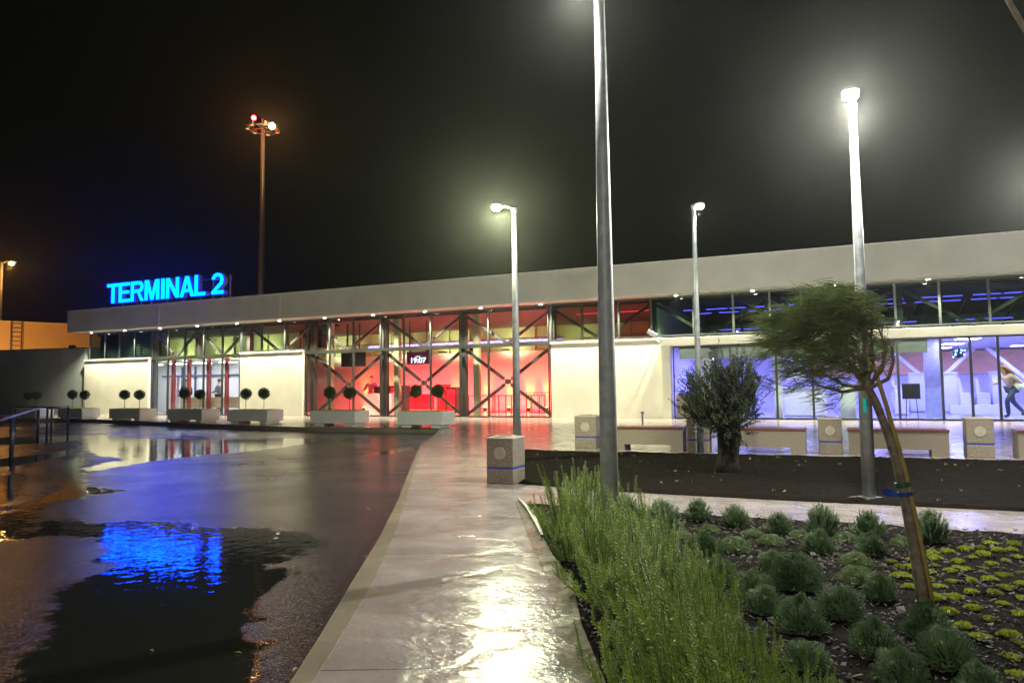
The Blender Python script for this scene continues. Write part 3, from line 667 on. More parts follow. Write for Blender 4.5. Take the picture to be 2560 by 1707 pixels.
def cabinet(name, label, cat, d0, d1, ztop, y, dep, mbody, mfront=None, ins=.06):
    x0, x1 = at_plane(d0, y), at_plane(d1, y); w_ = x1-x0
    t = inner_thing(name, label, cat, x0, y)
    ob('body', MB().box(0, w_, 0, dep, .03, ztop-.03), mbody, t)
    ob('top', MB().box(-.02, w_+.02, -.02, dep+.02, ztop-.03, ztop, .006), mbody, t)
    ob('plinth', MB().box(.04, w_-.04, .04, dep-.04, 0, .03), M['black'], t)
    if mfront: ob('front', MB().box(ins, w_-ins, -.012, -.001, .1, ztop-.1), mfront, t)
    return t
redm = mat('red_panel_paint', (.5, .02, .04), .4)
cabinet('bar_counter', 'black bar cabinet with a red front beside the wide column in the red hall', 'counter', 889, 926, 1.28, 28.2, .6, M['black'], redm, .25)
cabinet('bar_counter', 'tall red cabinet with a lit top right of the clock screen', 'counter', 1004, 1022, 1.3, 28.6, .5, redm)
cabinet('bar_counter', 'lower red cabinet with a white lamp on it, left of the column', 'counter', 1024, 1047, 1.18, 28.4, .5, M['black'], redm)
cabinet('side_board', 'long pale sideboard along the glazing below the clock screen', 'sideboard', 930, 1000, .95, 30.6, .5, M['int_wall'], redm)
def table(label, d0, d1, y, dep=.7, h=.8):
    x0, x1 = at_plane(d0, y), at_plane(d1, y); w_ = x1-x0; t = inner_thing('table', label, 'table', x0, y, group='tables in the red hall')
    ob('table_top', MB().box(0, w_, 0, dep, h-.04, h, .005), M['seat_wood'], t)
    for a in (.04, w_-.08):
        for b in (.04, dep-.08): ob('leg', MB().box(a, a+.04, b, b+.04, 0, h-.041), M['black'], t)
    return t
table('low red lit table left of the lattice barrier, in front of two floor lamps', 1072, 1125, 28.6)
table('table standing between the column and the post in the red hall', 1128, 1163, 28.2)
table('table in the right corner of the red hall', 1205, 1240, 28.6)
table('narrow table behind the ball trees in the left of the red hall', 855-10, 884, 28.0, .6, 1.0)
t = inner_thing('barrier', 'red metal barrier with upright bars at the right corner of the red hall', 'barrier', at_plane(1208, 26.4), 26.4)
b = MB(); w_ = 1.0
b.box(0, w_, 0, .03, .9, .93); b.box(0, w_, 0, .03, .1, .13)
ob('rail', b, redm, t)
for k in range(7): ob('bar', MB().box(k*w_/6-.008+.01, k*w_/6+.008+.01, .004, .02, .001, .899), redm, t)
# mixing desk gear
t = inner_thing('mixing_desk', 'dark mixing desk with glowing gear in front of the DJ', 'mixing desk', at_plane(838, 27.6), 27.6)
ob('desk', MB().box(0, 1.5, 0, .6, 0, .92, .01), M['int_wall'], t); ob('laptop', MB().box(.45, 1.1, .1, .13, .925, 1.25), M['black'], t)
g = MB()
for k in range(6): g.ball((.08+.06*(k % 2), .05, .3+.12*k), .025, 1)
ob('indicator', g, emis('gear_light', (1, .5, .4), 8), t)

# ------------------------------------------------------------------ hall furniture on the right
def desk(label, d0, d1, y, ztop, dep=.6):
    x0, x1 = at_plane(d0, y), at_plane(d1, y); w_ = x1-x0; t = inner_thing('check_in_desk', label, 'desk', x0, y, group='white check in desks')
    ob('front', MB().box(0, w_, 0, .06, .06, ztop-.05), M['white'], t)
    ob('counter', MB().box(-.03, w_+.03, -.05, dep, ztop-.05, ztop, .008), M['white'], t)
    ob('side', MB().box(0, .04, .061, dep-.02, .02, ztop-.051).box(w_-.04, w_, .061, dep-.02, .02, ztop-.051), M['white'], t)
    ob('plinth', MB().box(.03, w_-.03, .02, dep-.05, 0, .02), M['grey'], t)
    return t
desk('wide white desk with a grey front panel behind the small tree', 1800, 1897, 26.8, 1.0)
desk('white desk with papers on it just right of the lamp post', 2055, 2085, 28.5, 1.0)
desk('tall white check in desk left of the blue column', 2090, 2125, 31, 1.5)
desk('tall white check in desk right of the blue column', 2170, 2200, 31, 1.5)
desk('white check in desk left of the running woman', 2280, 2325, 31, 1.5)
for (d0, d1, lb) in ((2204, 2232, 'white baggage belt end with an upright screen arm, left one of the pair'), (2244, 2274, 'white baggage belt end with an upright screen arm, right one of the pair'), (2052, 2075, 'white baggage belt end behind the easel board')):
    x0, x1 = at_plane(d0, 30.6), at_plane(d1, 30.6); t = inner_thing('baggage_belt', lb, 'baggage belt', x0, 30.6, group='baggage belts')
    ob('belt', MB().box(0, x1-x0, 0, 1.4, .12, .72, .02), M['white'], t); ob('foot', MB().box(.05, x1-x0-.05, .1, 1.3, 0, .12), M['grey'], t)
    ob('screen_arm', MB().bar(((x1-x0)*.2, .2, .72), ((x1-x0)*.05, .2, 1.25), .1, .06), M['white'], t)
tb = MB().box(0, at_plane(2420, 29.4)-at_plane(2180, 29.4), 0, .3, 0, .32, .01); t = ob('low_platform', tb, M['white']); t.location = (at_plane(2180, 29.4), 29.4, .012); tag(t, 'long low white platform in front of the baggage belts', 'platform')
# monitor stand
t = inner_thing('monitor_stand', 'white monitor box on a slim pole above the wide white desk', 'monitor', at_plane(1809, 27), 27.0, 1.012)
ob('pole', MB().box(.32, .42, .1, .2, 0, 1.1), M['white'], t); ob('screen', MB().box(.02, .62, -.1, .1, .28, .58, .02), M['white'], t); ob('camera_head', MB().box(.2, .75, .0, .15, 1.05, 1.3, .03), M['black'], t)
# easel board
t = inner_thing('easel_board', 'black board on a thin stand inside the hall beside the blue column', 'board', at_plane(2072, 25.6), 25.6)
ob('board', MB().box(0, .5, 0, .02, .62, 1.1), M['black'], t); lg = MB(); lg.tube([(.12, .03, .62), (.08, .05, 0)], .012, 6); ob('leg', lg, M['black'], t)
lg = MB(); lg.tube([(.38, .03, .62), (.42, .05, 0)], .012, 6); ob('leg', lg, M['black'], t); ob('foot', MB().box(.0, .5, .0, .2, 0, .012), M['black'], t)
# beige cabinet by the corner
t = inner_thing('beige_cabinet', 'pale beige two drawer cabinet inside the glass corner behind the olive tree', 'cabinet', at_plane(1553, 25.7), 25.7)
ob('body', MB().box(0, .95, 0, .5, 0, .8, .006), mat('beige_paint', (.6, .5, .22), .5), t); ob('drawer_gap', MB().box(.01, .94, -.006, -.001, .34, .36), M['black'], t)
# V bracing in the hall
t = inner_thing('steel_bracing', 'pale V shaped steel bracing standing deep in the hall', 'bracing', at_plane(2050, 34), 34)
for k in range(3):
    ob('brace', MB().bar((.0+3.4*k, 0, 2.5), (1.5+3.4*k, 0, 1.0), .14, .1), M['white'], t); ob('brace', MB().bar((3.0+3.4*k, .12, 2.5), (1.5+3.4*k, .12, 1.0), .14, .1), M['white'], t)
# hanging cluster lamps, blue
for dx, lb in ((2168+38, 'cluster of small blue lamps hanging right of the blue column'), (1982, 'cluster of small blue lamps hanging behind the tree trunk'), (1832, 'cluster of small blue lamps hanging over the wide white desk')):
    t = inner_thing('lamp_cluster', lb, 'hanging lamp', at_plane(dx, 28), 28, 2.1, group='hanging blue lamp clusters')
    ob('body', MB().ball((0, 0, 0), .16, 2, .3), M['black'], t); g = MB(); rq = random.Random(dx)
    for k in range(12): g.ball((rq.uniform(-.2, .2), -.14+rq.uniform(-.05, .02), rq.uniform(-.12, .12)), .018, 1)
    ob('bulb', g, bpy.data.materials.get('cyan_bulb') or emis('cyan_bulb', (.15, .6, 1), 9), t); ob('cord', MB().tube([(0, 0, .12), (0, 0, .45)], .01, 6), M['black'], t)

# ------------------------------------------------------------------ people
def skin(name, joints, edges, parent, m, sub=2):
    me = bpy.data.meshes.new(name); ks = list(joints)
    me.from_pydata([joints[k][0] for k in ks], [(ks.index(a), ks.index(b)) for a, b in edges], []); me.materials.append(m)
    o = link(name, me, parent); md = o.modifiers.new('skin', 'SKIN'); md.use_smooth_shade = True
    sv = me.skin_vertices[0].data
    for i, k in enumerate(ks): r_ = joints[k][1]; sv[i].radius = (r_, r_) if not isinstance(r_, tuple) else r_
    sv[0].use_root = True
    s = o.modifiers.new('sub', 'SUBSURF'); s.levels = 1; s.render_levels = sub
    return o
skin_m = mat('skin', (.5, .28, .2), .5, var=.05)
def person(label, loc, rz, pose, cloth, legs, hair, hair_long=False, s=1.0):
    # faces -Y before rotation
    t = thing('person', label, 'person', loc, rz)
    P_ = dict(pel=(0, 0, .95), che=(0, 0, 1.25), nek=(0, 0, 1.47), hea=(0, -.02, 1.62), top=(0, -.01, 1.72),
              ls=(.19, 0, 1.40), le=(.25, .02, 1.12), lh=(.24, -.12, .9), rs=(-.19, 0, 1.40), re=(-.25, .02, 1.12), rh=(-.24, -.12, .9),
              lp=(.1, 0, .90), lk=(.11, -.02, .5), la=(.11, .02, .09), lt=(.12, -.13, .05), rp=(-.1, 0, .90), rk=(-.11, -.02, .5), ra=(-.11, .02, .09), rt_=(-.12, -.13, .05))
    P_.update(pose); P_ = {k: tuple(c*s for c in v) for k, v in P_.items()}
    rad = dict(pel=(.14, .10), che=(.15, .10), nek=.055, hea=.095, top=.075, ls=.058, le=.045, lh=.035, rs=.058, re=.045, rh=.035, lp=.085, lk=.058, la=.04, lt=.035, rp=.085, rk=.058, ra=.04, rt_=.035)
    J = {k: (P_[k], rad[k]) for k in P_}
    E_ = [('pel', 'che'), ('che', 'nek'), ('nek', 'hea'), ('hea', 'top'), ('che', 'ls'), ('ls', 'le'), ('le', 'lh'), ('che', 'rs'), ('rs', 're'), ('re', 'rh'), ('pel', 'lp'), ('lp', 'lk'), ('lk', 'la'), ('la', 'lt'), ('pel', 'rp'), ('rp', 'rk'), ('rk', 'ra'), ('ra', 'rt_')]
    skin('body', J, E_, t, skin_m)
    inf = lambda k, a: (P_[k], tuple(x+a for x in rad[k]) if isinstance(rad[k], tuple) else rad[k]+a)
    lw = lambda a, b, f: tuple(x+(y-x)*f for x, y in zip(P_[a], P_[b]))
    JJ = {k: inf(k, .022) for k in ('pel', 'che', 'ls', 'le', 'rs', 're')}
    JJ['cn'] = (lw('che', 'nek', .8), .085); JJ['lc'] = (lw('le', 'lh', .85), .045); JJ['rc'] = (lw('re', 'rh', .85), .045)
    skin('jacket', JJ, [('pel', 'che'), ('che', 'cn'), ('che', 'ls'), ('ls', 'le'), ('le', 'lc'), ('che', 'rs'), ('rs', 're'), ('re', 'rc')], t, cloth)
    JJ = {k: inf(k, .018) for k in ('pel', 'lp', 'lk', 'la', 'rp', 'rk', 'ra')}
    skin('trousers', JJ, [('pel', 'lp'), ('lp', 'lk'), ('lk', 'la'), ('pel', 'rp'), ('rp', 'rk'), ('rk', 'ra')], t, legs)
    for a, b in (('la', 'lt'), ('ra', 'rt_')):
        skin('shoe', {'a': (lw(a, b, -.2), .05), 'b': (P_[b], .045)}, [('a', 'b')], t, M['black'])
    h = MB(); c = lw('hea', 'top', .45); h.ball((c[0], c[1]+.025*s, c[2]+.012), .108, 2, .15, (.92, 1, 1.0))
    if hair_long:
        for k in range(14):
            a = -1.2+k*.2; h.tube([(c[0]+.09*math.sin(a), c[1]+.03, c[2]+.03), (c[0]+.15*math.sin(a)+.05, c[1]+.13, c[2]-.08), (c[0]+.16*math.sin(a)+.1, c[1]+.2, c[2]-.22)], [.03, .025, .008], 5)
    ob('hair', h, hair, t, smooth=True)
    return t
brown = mat('brown_hair', (.06, .035, .02), .6); blond = mat('auburn_hair', (.3, .12, .05), .5)
dkc = mat('dark_jacket_cloth', (.03, .032, .04), .8); dk2 = mat('black_trouser_cloth', (.015, .015, .02), .8); gry = mat('grey_jacket_cloth', (.12, .12, .14), .8)
jean = mat('blue_jean_cloth', (.07, .1, .3), .8); beige = mat('beige_dress_cloth', (.5, .38, .3), .8)
person('person in a dark jacket standing in the left lit office, seen between red posts', (F(428, 900, 27)[0], 27, .012), R(60), {}, dkc, dk2, brown)
person('person in grey standing side-on in the white office, right of the other person', (F(503, 900, 27)[0], 27, .012), R(-70), dict(lh=(.2, -.3, 1.05), le=(.26, -.05, 1.1)), gry, dk2, brown)
person('DJ in dark clothes standing behind the mixing desk in the red hall', (F(853, 900, 28.5)[0], 28.5, .012), R(10), dict(lh=(.25, -.4, 1.05), rh=(-.25, -.4, 1.05), le=(.3, -.1, 1.12), re=(-.3, -.1, 1.12)), dkc, dk2, brown)
person('person in dark jacket and blue jeans inside the glass right of the olive tree', (F(1724, 900, 26.0)[0], 26.0, .012), R(55), dict(lh=(.1, -.35, 1.35), le=(.22, -.15, 1.15), rh=(-.1, -.3, 1.25), re=(-.24, -.1, 1.12)), mat('navy_jacket_cloth', (.03, .035, .07), .8), jean, brown, s=1.08)
person('woman with loose auburn hair and white bag striding at the right edge', (F(2325, 900, 26.2)[0], 26.2, .012), R(-60),
       dict(che=(0, -.1, 1.2), nek=(0, -.22, 1.38), hea=(0, -.3, 1.5), top=(0, -.32, 1.6), ls=(.18, -.16, 1.33), rs=(-.18, -.16, 1.33), le=(.22, .1, 1.1), lh=(.2, .2, .92), re=(-.22, -.3, 1.1), rh=(-.15, -.5, 1.05),
            lk=(.11, -.28, .55), la=(.11, -.25, .12), lt=(.12, -.4, .07), rk=(-.1, .1, .5), ra=(-.1, .42, .2), rt_=(-.1, .38, .08)), beige, mat('dark_blue_legging', (.03, .04, .1), .7), blond, True)
bagx = F(2342, 900, 26.1)[0]
bb = MB().ball((bagx, 26.1, 1.0), .17, 2, .2, (1, .6, .85)); tag(ob('bag', bb, M['white'], smooth=True), 'big white bag carried by the striding woman', 'bag')

# ------------------------------------------------------------------ sign letters on the roof
SB, SH, SY = 5.55, .96, 23.95
sg = thing('roof_sign', 'blue glowing letters TERMINAL 2 standing on a metal frame on the roof edge', 'sign', (-32.96, SY, RT))
em_face = emis('sign_face_blue', (0, .042, 1), 13)
pinkm = mat('sign_return_metal', (.5, .34, .38), .45)
spans = [(-32.96, -32.15), (-32.11, -31.34), (-31.25, -30.37), (-30.28, -29.32), (-29.15, -28.96), (-28.82, -28.01), (-27.91, -27.03), (-26.96, -26.31), (-25.89, -25.19)]
def outline(ch, w_):
    t = .155; T = .165
    if ch == 'T': return [[(0, 1), (w_, 1), (w_, 1-t), (w_/2+T/2, 1-t), (w_/2+T/2, 0), (w_/2-T/2, 0), (w_/2-T/2, 1-t), (0, 1-t)]]
    if ch == 'E': return [[(0, 0), (0, 1), (w_*.96, 1), (w_*.96, 1-t), (T, 1-t), (T, .59), (w_*.9, .59), (w_*.9, .44), (T, .44), (T, t), (w_, t), (w_, 0)]]
    if ch == 'I': return [[(0, 0), (0, 1), (w_, 1), (w_, 0)]]
    if ch == 'L': return [[(0, 0), (0, 1), (T, 1), (T, t), (w_, t), (w_, 0)]]
    if ch == 'N': return [[(0, 0), (0, 1), (T*1.05, 1), (w_-T, .30), (w_-T, 1), (w_, 1), (w_, 0), (w_-T*1.05, 0), (T, .70), (T, 0)]]
    if ch == 'M': return [[(0, 0), (0, 1), (T*1.45, 1), (w_/2, .27), (w_-T*1.45, 1), (w_, 1), (w_, 0), (w_-T, 0), (w_-T, .74), (w_/2+T*.42, 0), (w_/2-T*.42, 0), (T, .74), (T, 0)]]
    if ch == 'A': return [[(0, 0), (w_/2-T*.55, 1), (w_/2+T*.55, 1), (w_, 0), (w_-T*1.05, 0), (w_-T*1.55, .23), (T*1.55, .23), (T*1.05, 0)], [(T*1.9, .37), (w_/2, .80), (w_-T*1.9, .37)]]
    if ch == 'R':
        r1, r2 = .285, .285-t; cx = w_*.95-r1; cy = 1-r1
        o = [(0, 0), (0, 1)]+[(cx+r1*math.sin(a), cy+r1*math.cos(a)) for a in [math.pi*k/12 for k in range(11)]]
        o += [(cx+.02, .43+.012), (w_, 0), (w_-T*1.2, 0), (cx-T*.55, .43), (T, .43), (T, 0)]
        return [o, [(T, 1-t), (cx, 1-t)]+[(cx+r2*math.sin(a), cy+r2*math.cos(a)) for a in [math.pi*k/10 for k in range(1, 11)]]+[(T, cy-r2)]]
    r1 = w_*.49; c = (w_*.5, 1-r1*.98); r2 = r1-t*.95
    a0, a1 = R(-80), R(128); N_ = 18
    o = [(c[0]+r1*math.sin(a0+(a1-a0)*k/N_), c[1]+r1*math.cos(a0+(a1-a0)*k/N_)*.98) for k in range(N_+1)]
    o += [(T*1.55, t), (w_, t), (w_, 0), (0, 0), (0, .12)]
    o += [(c[0]+r2*math.sin(a1-(a1-a0)*k/N_), c[1]+r2*math.cos(a1-(a1-a0)*k/N_)) for k in range(N_+1)]
    return [o]
def letter_mesh(ch, w_, depth, name, grow=0):
    cu = bpy.data.curves.new(name, 'CURVE'); cu.dimensions = '2D'; cu.fill_mode = 'BOTH'; cu.offset = grow
    for pl_ in outline(ch, w_):
        sp = cu.splines.new('POLY'); sp.points.add(len(pl_)-1); sp.use_cyclic_u = True
        for p_, q_ in zip(sp.points, pl_): p_.co = (q_[0], q_[1]*SH, 0, 1)
    cu.extrude = depth/2
    o = bpy.data.objects.new(name, cu); col.objects.link(o); dg = bpy.context.evaluated_depsgraph_get(); dg.update()
    me = bpy.data.meshes.new_from_object(o.evaluated_get(dg)); bpy.data.objects.remove(o); bpy.data.curves.remove(cu)
    me.transform(Matrix.Rotation(math.pi/2, 4, 'X')); me.materials.clear(); return me
for ch, (a, b) in zip('TERMINAL2', spans):
    me = letter_mesh(ch, b-a, .05, 'letter'); me.materials.append(em_face)
    L_ = link('letter', me, sg, (a+32.96, -.1, SB-RT))
    me3 = letter_mesh(ch, b-a, .03, 'glow_rim', .028); me3.materials.append(bpy.data.materials.get('rim_blue') or emis('rim_blue', (0, .01, 1), 1.6))
    link('glow_rim', me3, L_, (0, .045, 0))
    me2 = letter_mesh(ch, b-a, .22, 'letter_return', .012); me2.materials.append(pinkm)
    link('letter_return', me2, L_, (0.0, .16, 0.0))
fm = MB()
for x in (-32.3, -31.0, -30.9+.6, -29.2, -28.1, -27.0, -26.2, -25.6, -25.15): fm.box(x+32.96-.025, x+32.96+.025, .25, .3, .03, 1.15)
for z in (.32, 1.0): fm.box(-.2, 7.9, .31, .34, z, z+.03)
for x in (-32.3, -29.2, -26.2): fm.bar((x+32.96, .33, .9), (x+32.96+.3, 1.1, .03), .03, .03)
ob('support_frame', fm, pinkm, sg)

# CCTV camera on the corner
t = thing('security_camera', 'white security camera on a bracket at the corner of the white wall panel', 'camera', (F(1507, 773, 24.3)[0], 24.3, 2.86))
c = MB(); c.box(-.33, .02, -.09, .09, -.07, .07, .02); bd = ob('housing', c, M['white'], t); bd.rotation_euler = (0, R(28), R(14))
c = MB(); c.tube([(-.1, .0, -.05), (-.02, .2, -.16), (.0, .5, -.2)], .02, 8); ob('bracket', c, M['trim'], t)
# small ashtray post
x, y = G(1476, 972)
t = thing('small_post', 'slim grey post standing by the white wall panel near the benches', 'post', (x, y, 0)); ob('shaft', MB().tube([(0, 0, 0), (0, 0, .3)], .03, 12), M['galv'], t, smooth=True); ob('cap', MB().tube([(0, 0, .3), (0, 0, .36)], .05, 12), M['galv'], t)

# ------------------------------------------------------------------ annex, orange building, distant lamps
an = thing('annex_building', 'dark grey windowless annex left of the terminal', 'building', (-36.1, 24.9, 0))
d = Vector((-.987, -.163, 0)); nn = Vector((-.163, .987, 0))
poly = [Vector((-36.1, 24.95, 0)), Vector((-36.1, 24.95, 0))+nn*12, Vector((-36.1, 24.95, 0))+nn*12+d*30, Vector((-36.1, 24.95, 0))+d*30]
pp = [(p.x+36.1, p.y-24.9) for p in poly]
if area(pp) < 0: pp = pp[::-1]
ob('wall', MB().prism(pp, RZ-.01, 3.48), M['annex'], an)
ctr = (sum(p[0] for p in pp)/4, sum(p[1] for p in pp)/4)
ob('coping', MB().prism([(ctr[0]+(x-ctr[0])*1.003, ctr[1]+(y-ctr[1])*1.006) for x, y in pp], 3.48, 3.53), M['frame'], an)
v0 = ray(-60, 900); v1 = ray(260, 900)
p0 = Vector((v0.x, v0.y))*48/fw.dot(v0)*.985; p1 = Vector((v1.x, v1.y))*52.6/fw.dot(v1)
p0 = Vector((v0.x*47, v0.y*47)); p1 = Vector((v1.x*52.5, v1.y*52.5))
ogb = thing('service_building', 'pale rendered building glowing orange behind the grey annex', 'building', (p0.x, p0.y, 0))
e_ = (p1-p0).normalized(); q_ = Vector((-e_.y, e_.x))
if q_.dot(Vector((fw.x, fw.y))) < 0: q_ = -q_
q = [p0-e_*20, p1+e_*3, p1+e_*3+q_*15, p0-e_*20+q_*15]; q = [(a.x-p0.x, a.y-p0.y) for a in q]
if area(q) < 0: q = q[::-1]
OH = 6.0
ob('wall', MB().prism(q, RZ, OH), M['orange_building'], ogb)
cc = (sum(p[0] for p in q)/4, sum(p[1] for p in q)/4)
ob('coping', MB().prism([(cc[0]+(x-cc[0])*1.004, cc[1]+(y-cc[1])*1.008) for x, y in q], OH, OH+.06), M['trim'], ogb)
# ladder on it
lx = ray(36, 800); # find intersection with wall line
A2 = np.array([[lx.x, -e_.x], [lx.y, -e_.y]]); sol = np.linalg.solve(A2, np.array([p0.x, p0.y])); lp = Vector((lx.x*sol[0], lx.y*sol[0]))-Vector((p0.x, p0.y))-q_*.15
lad = MB(); h_ = .3
for sgn in (-1, 1):
    a = lp+e_*h_*sgn; lad.tube([(a.x, a.y, .3), (a.x, a.y, OH+.1)], .035, 6)
for k in range(19):
    a, b = lp-e_*h_, lp+e_*h_; lad.tube([(a.x, a.y, .5+k*.3), (b.x, b.y, .5+k*.3)], .02, 5)
ob('ladder', lad, M['frame'], ogb)
# unseen sodium floodlights, added on the annex roof to light that wall orange
fc = (p0+p1)/2; fl = Vector((poly[0].x, poly[0].y))+Vector((nn.x, nn.y))*4+Vector((d.x, d.y))*9
for k, (dd, lb) in enumerate(((3, 'added unseen sodium floodlight on the annex roof, nearer the terminal'), (11, 'added unseen sodium floodlight on the annex roof, farther from the terminal'))):
    fl = Vector((poly[0].x, poly[0].y))+Vector((nn.x, nn.y))*2.0+Vector((d.x, d.y))*dd
    tgt = p1+(p0-p1)*(k*.9)
    t = thing('floodlight', lb, 'floodlight', (fl.x, fl.y, 3.53), 0, 'added sodium floodlights on the annex roof')
    ob('bracket', MB().box(-.1, .1, -.05, .05, 0, .1), M['black'], t); ob('housing', MB().box(-.18, .18, -.1, .1, .1, .3, .02), M['black'], t)
    aim = (tgt.x-fl.x, tgt.y-fl.y, 1.0); a_ = Vector(aim).normalized()
    lamp('SPOT', 'added_flood_beam', (a_.x*.3, a_.y*.3, .3), 560, (1, .42, .07), t, .1, aim, 120, .6)

def tall(px, ytop, depth, base_r, top_r, name, label, cat):
    v = ray(px, ytop); p = v*(depth/v.dot(Vector((fw.x, fw.y, 0)).normalized()))
    t = thing(name, label, cat, (p.x, p.y, RZ)); H_ = p.z+CAM_H-RZ
    ob('pole', MB().tube([(0, 0, 0), (0, 0, H_*.5), (0, 0, H_)], [base_r, (base_r+top_r)/2, top_r], 12), M['galv'], t, smooth=True)
    return t, H_
t, H_ = tall(604, 297, 60, .36, .16, 'floodlight_mast', 'tall floodlight mast with a ring of lamps and a red beacon behind the terminal', 'mast')
rg = MB(); n = 20
rg.tube([(1.25*math.cos(2*math.pi*i/n), 1.25*math.sin(2*math.pi*i/n), H_) for i in range(n+1)], .05, 6, False)
for i in range(4): a = math.pi/2*i+.3; rg.tube([(0, 0, H_+.1), (1.25*math.cos(a), 1.25*math.sin(a), H_)], .04, 6)
rg.tube([(0, 0, H_), (0, 0, H_+.9)], .1, 8)
ob('lamp_ring', rg, M['lamp_body'], t)
em_or = emis('sodium_glow', (1, .5, .16), 60); em_or2 = emis('sodium_dim', (1, .5, .16), .5)
rtd = Vector((rt.x, rt.y)); toc = -Vector((fw.x, fw.y)).normalized()
for i in range(7):
    a = 2*math.pi*i/7+.2; x, y = 1.25*math.cos(a), 1.25*math.sin(a)
    hd = ob('floodlight', MB().box(x-.16, x+.16, y-.16, y+.16, H_-.05, H_+.28, .03), M['lamp_body'], t)
    le = MB().box(x-.12, x+.12, y-.12, y+.12, H_-.09, H_-.055); link('lens', le.mesh('lens', em_or2), hd)
x, y = rtd*1.25+toc*1.1
hd = ob('floodlight', MB().box(x-.3, x+.3, y-.3, y+.3, H_-.35, H_+.1, .03), M['lamp_body'], t, label='the one floodlight turned towards us, blazing orange'); le = MB().ball((x+toc.x*.32, y+toc.y*.32, H_-.3), .26, 2); link('lens', le.mesh('lens', em_or), hd)
lamp('POINT', 'mast_light', (x+toc.x*.9, y+toc.y*.9, H_-.5), 130, (1, .5, .16), t, .3)
bx, by = -rtd*.8; bc = ob('beacon', MB().ball((bx, by, H_+1.0), .2, 2), emis('red_beacon', (1, .02, .04), 30), t); ob('beacon_stem', MB().tube([(bx, by, H_), (bx, by, H_+.85)], .03, 6), M['galv'], t)
# lightning spike
t, H_ = tall(4, 602, 56, .16, .1, 'sodium_street_lamp', 'orange street lamp behind the service building at the left edge', 'street lamp')
ob('arm', MB().tube([(0, 0, H_-.1), (rtd.x*.45, rtd.y*.45, H_+.05), (rtd.x*.8, rtd.y*.8, H_-.02)], .05, 8), M['galv'], t)
x, y = rtd*.86; ob('lamp_head', MB().ball((x, y, H_), .3, 2, 0, (1, 1, .4)), M['lamp_body'], t); ob('bulb', MB().ball((x+toc.x*.1, y+toc.y*.1, H_-.14), .17, 2, 0, (1, 1, .8)), em_or, t)
lamp('POINT', 'street_lamp_light', (x+toc.x*.5, y+toc.y*.5, H_-.5), 130, (1, .42, .08), t, .15)

# ------------------------------------------------------------------ lamp posts
def lamp_post(x, y, h, aim_deg, label, power, color, lens, headd=.2, r0_=.064, r1_=.034):
    gm_ = M['galv_lit'] if 'thickest' in label else M['galv']
    t = thing('lamp_post', label, 'lamp post', (x, y, 0), 0, 'galvanised lamp posts')
    ob('base_plate', MB().tube([(0, 0, -.02), (0, 0, .035)], r0_*1.9, 4), M['galv'], t)
    ob('pole', MB().tube([(0, 0, .0), (0, 0, h*.33), (0, 0, h*.66), (0, 0, h)], [r0_, r0_*.85+r1_*.15, (r0_+r1_)/2, r1_], 24), gm_, t, smooth=True)
    a = R(aim_deg); dx, dy = math.cos(a), math.sin(a)
    ob('collar', MB().tube([(0, 0, h-.02), (0, 0, h+.06)], r1_*1.35, 16), M['lamp_body'], t, smooth=True)
    ar = MB(); ar.tube([(0, 0, h+.04), (dx*headd*.35, dy*headd*.35, h+.07), (dx*headd*.6, dy*headd*.6, h+.075)], .018, 8); ob('arm', ar, M['lamp_body'], t, smooth=True)
    hd = MB(); hd.ball((dx*headd, dy*headd, h+.08), .085, 3, 0, (1, 1, .3)); hh = ob('lamp_head', hd, M['lamp_body'], t, smooth=True)
    ln = MB(); ln.ball((dx*headd, dy*headd, h+.04), .075, 2, 0, (1, 1, .7)); link('lens', ln.mesh('lens', lens, None, True), hh)
    lamp('POINT', 'lamp_post_light', (dx*headd, dy*headd, h-.1), power*1.5, color, t, .05)
    return t
LW = emis('lamp_white', (1, 1, .93), 160); LG = emis('lamp_greenish', (.93, 1, .55), 120); LD = emis('lamp_dim', (1, 1, .9), 12)
lamp_post(-1.49, 4.92, 4.22, 150, 'nearest and thickest lamp post, rising from the rosemary, its head at the top edge', 90, (1, .98, .9), LW, .28)
lamp_post(-4.55, 10.17, 3.92, 225, 'lamp post with a greenish yellow light beside the nearest litter bin', 300, (.95, 1, .66), LG, .3)
lamp_post(.25, 7.92, 3.93, 266, 'lamp post with a bright white light and a teal sticker, behind the leaning tree', 300, (1, 1, .93), LW, .3)
t = lamp_post(-2.08, 12.03, 4.1, 20, 'thin lamp post with a small dim light, left of the olive tree', 12, (1, 1, .9), LD, .1, .055, .03)
v_ = ray(2400, 403); q_ = v_*(2.8/v_.z)
lamp_post(q_.x, q_.y, 3.96, 90, 'lamp post just beyond the right edge, its glare touching the frame', 300, (1, 1, .93), LW, .2)
lamp_post(.9, -4.2, 3.96, 90, 'added unseen lamp post behind the photographer, lighting the near pole, bins and planters', 150, (1, .98, .9), LW, .2)  # unseen post, added to light the sides that face the camera
sx, sy = .25, 7.92
lp_ = [o for o in bpy.data.objects if o.name.startswith('lamp_post') and abs(o.location.x-.25) < .01][0]
stk = MB(); a0 = math.atan2(-sy, -sx)
for k in range(4):
    pass
i = 0
for k in range(5):
    a = a0-.35+k*.13
    for z in (.86, 1.0): stk.v.append((.0645*math.cos(a), .0645*math.sin(a), z))
for k in range(4): stk.f.append((2*k, 2*k+2, 2*k+3, 2*k+1))
ob('sticker', stk, mat('teal_sticker', (0, .35, .33), .4), lp_)
sl = ob('concrete_footing', MB().box(-.2, .2, -.16, .16, -.02, .024, .01), M['concrete'], lp_)

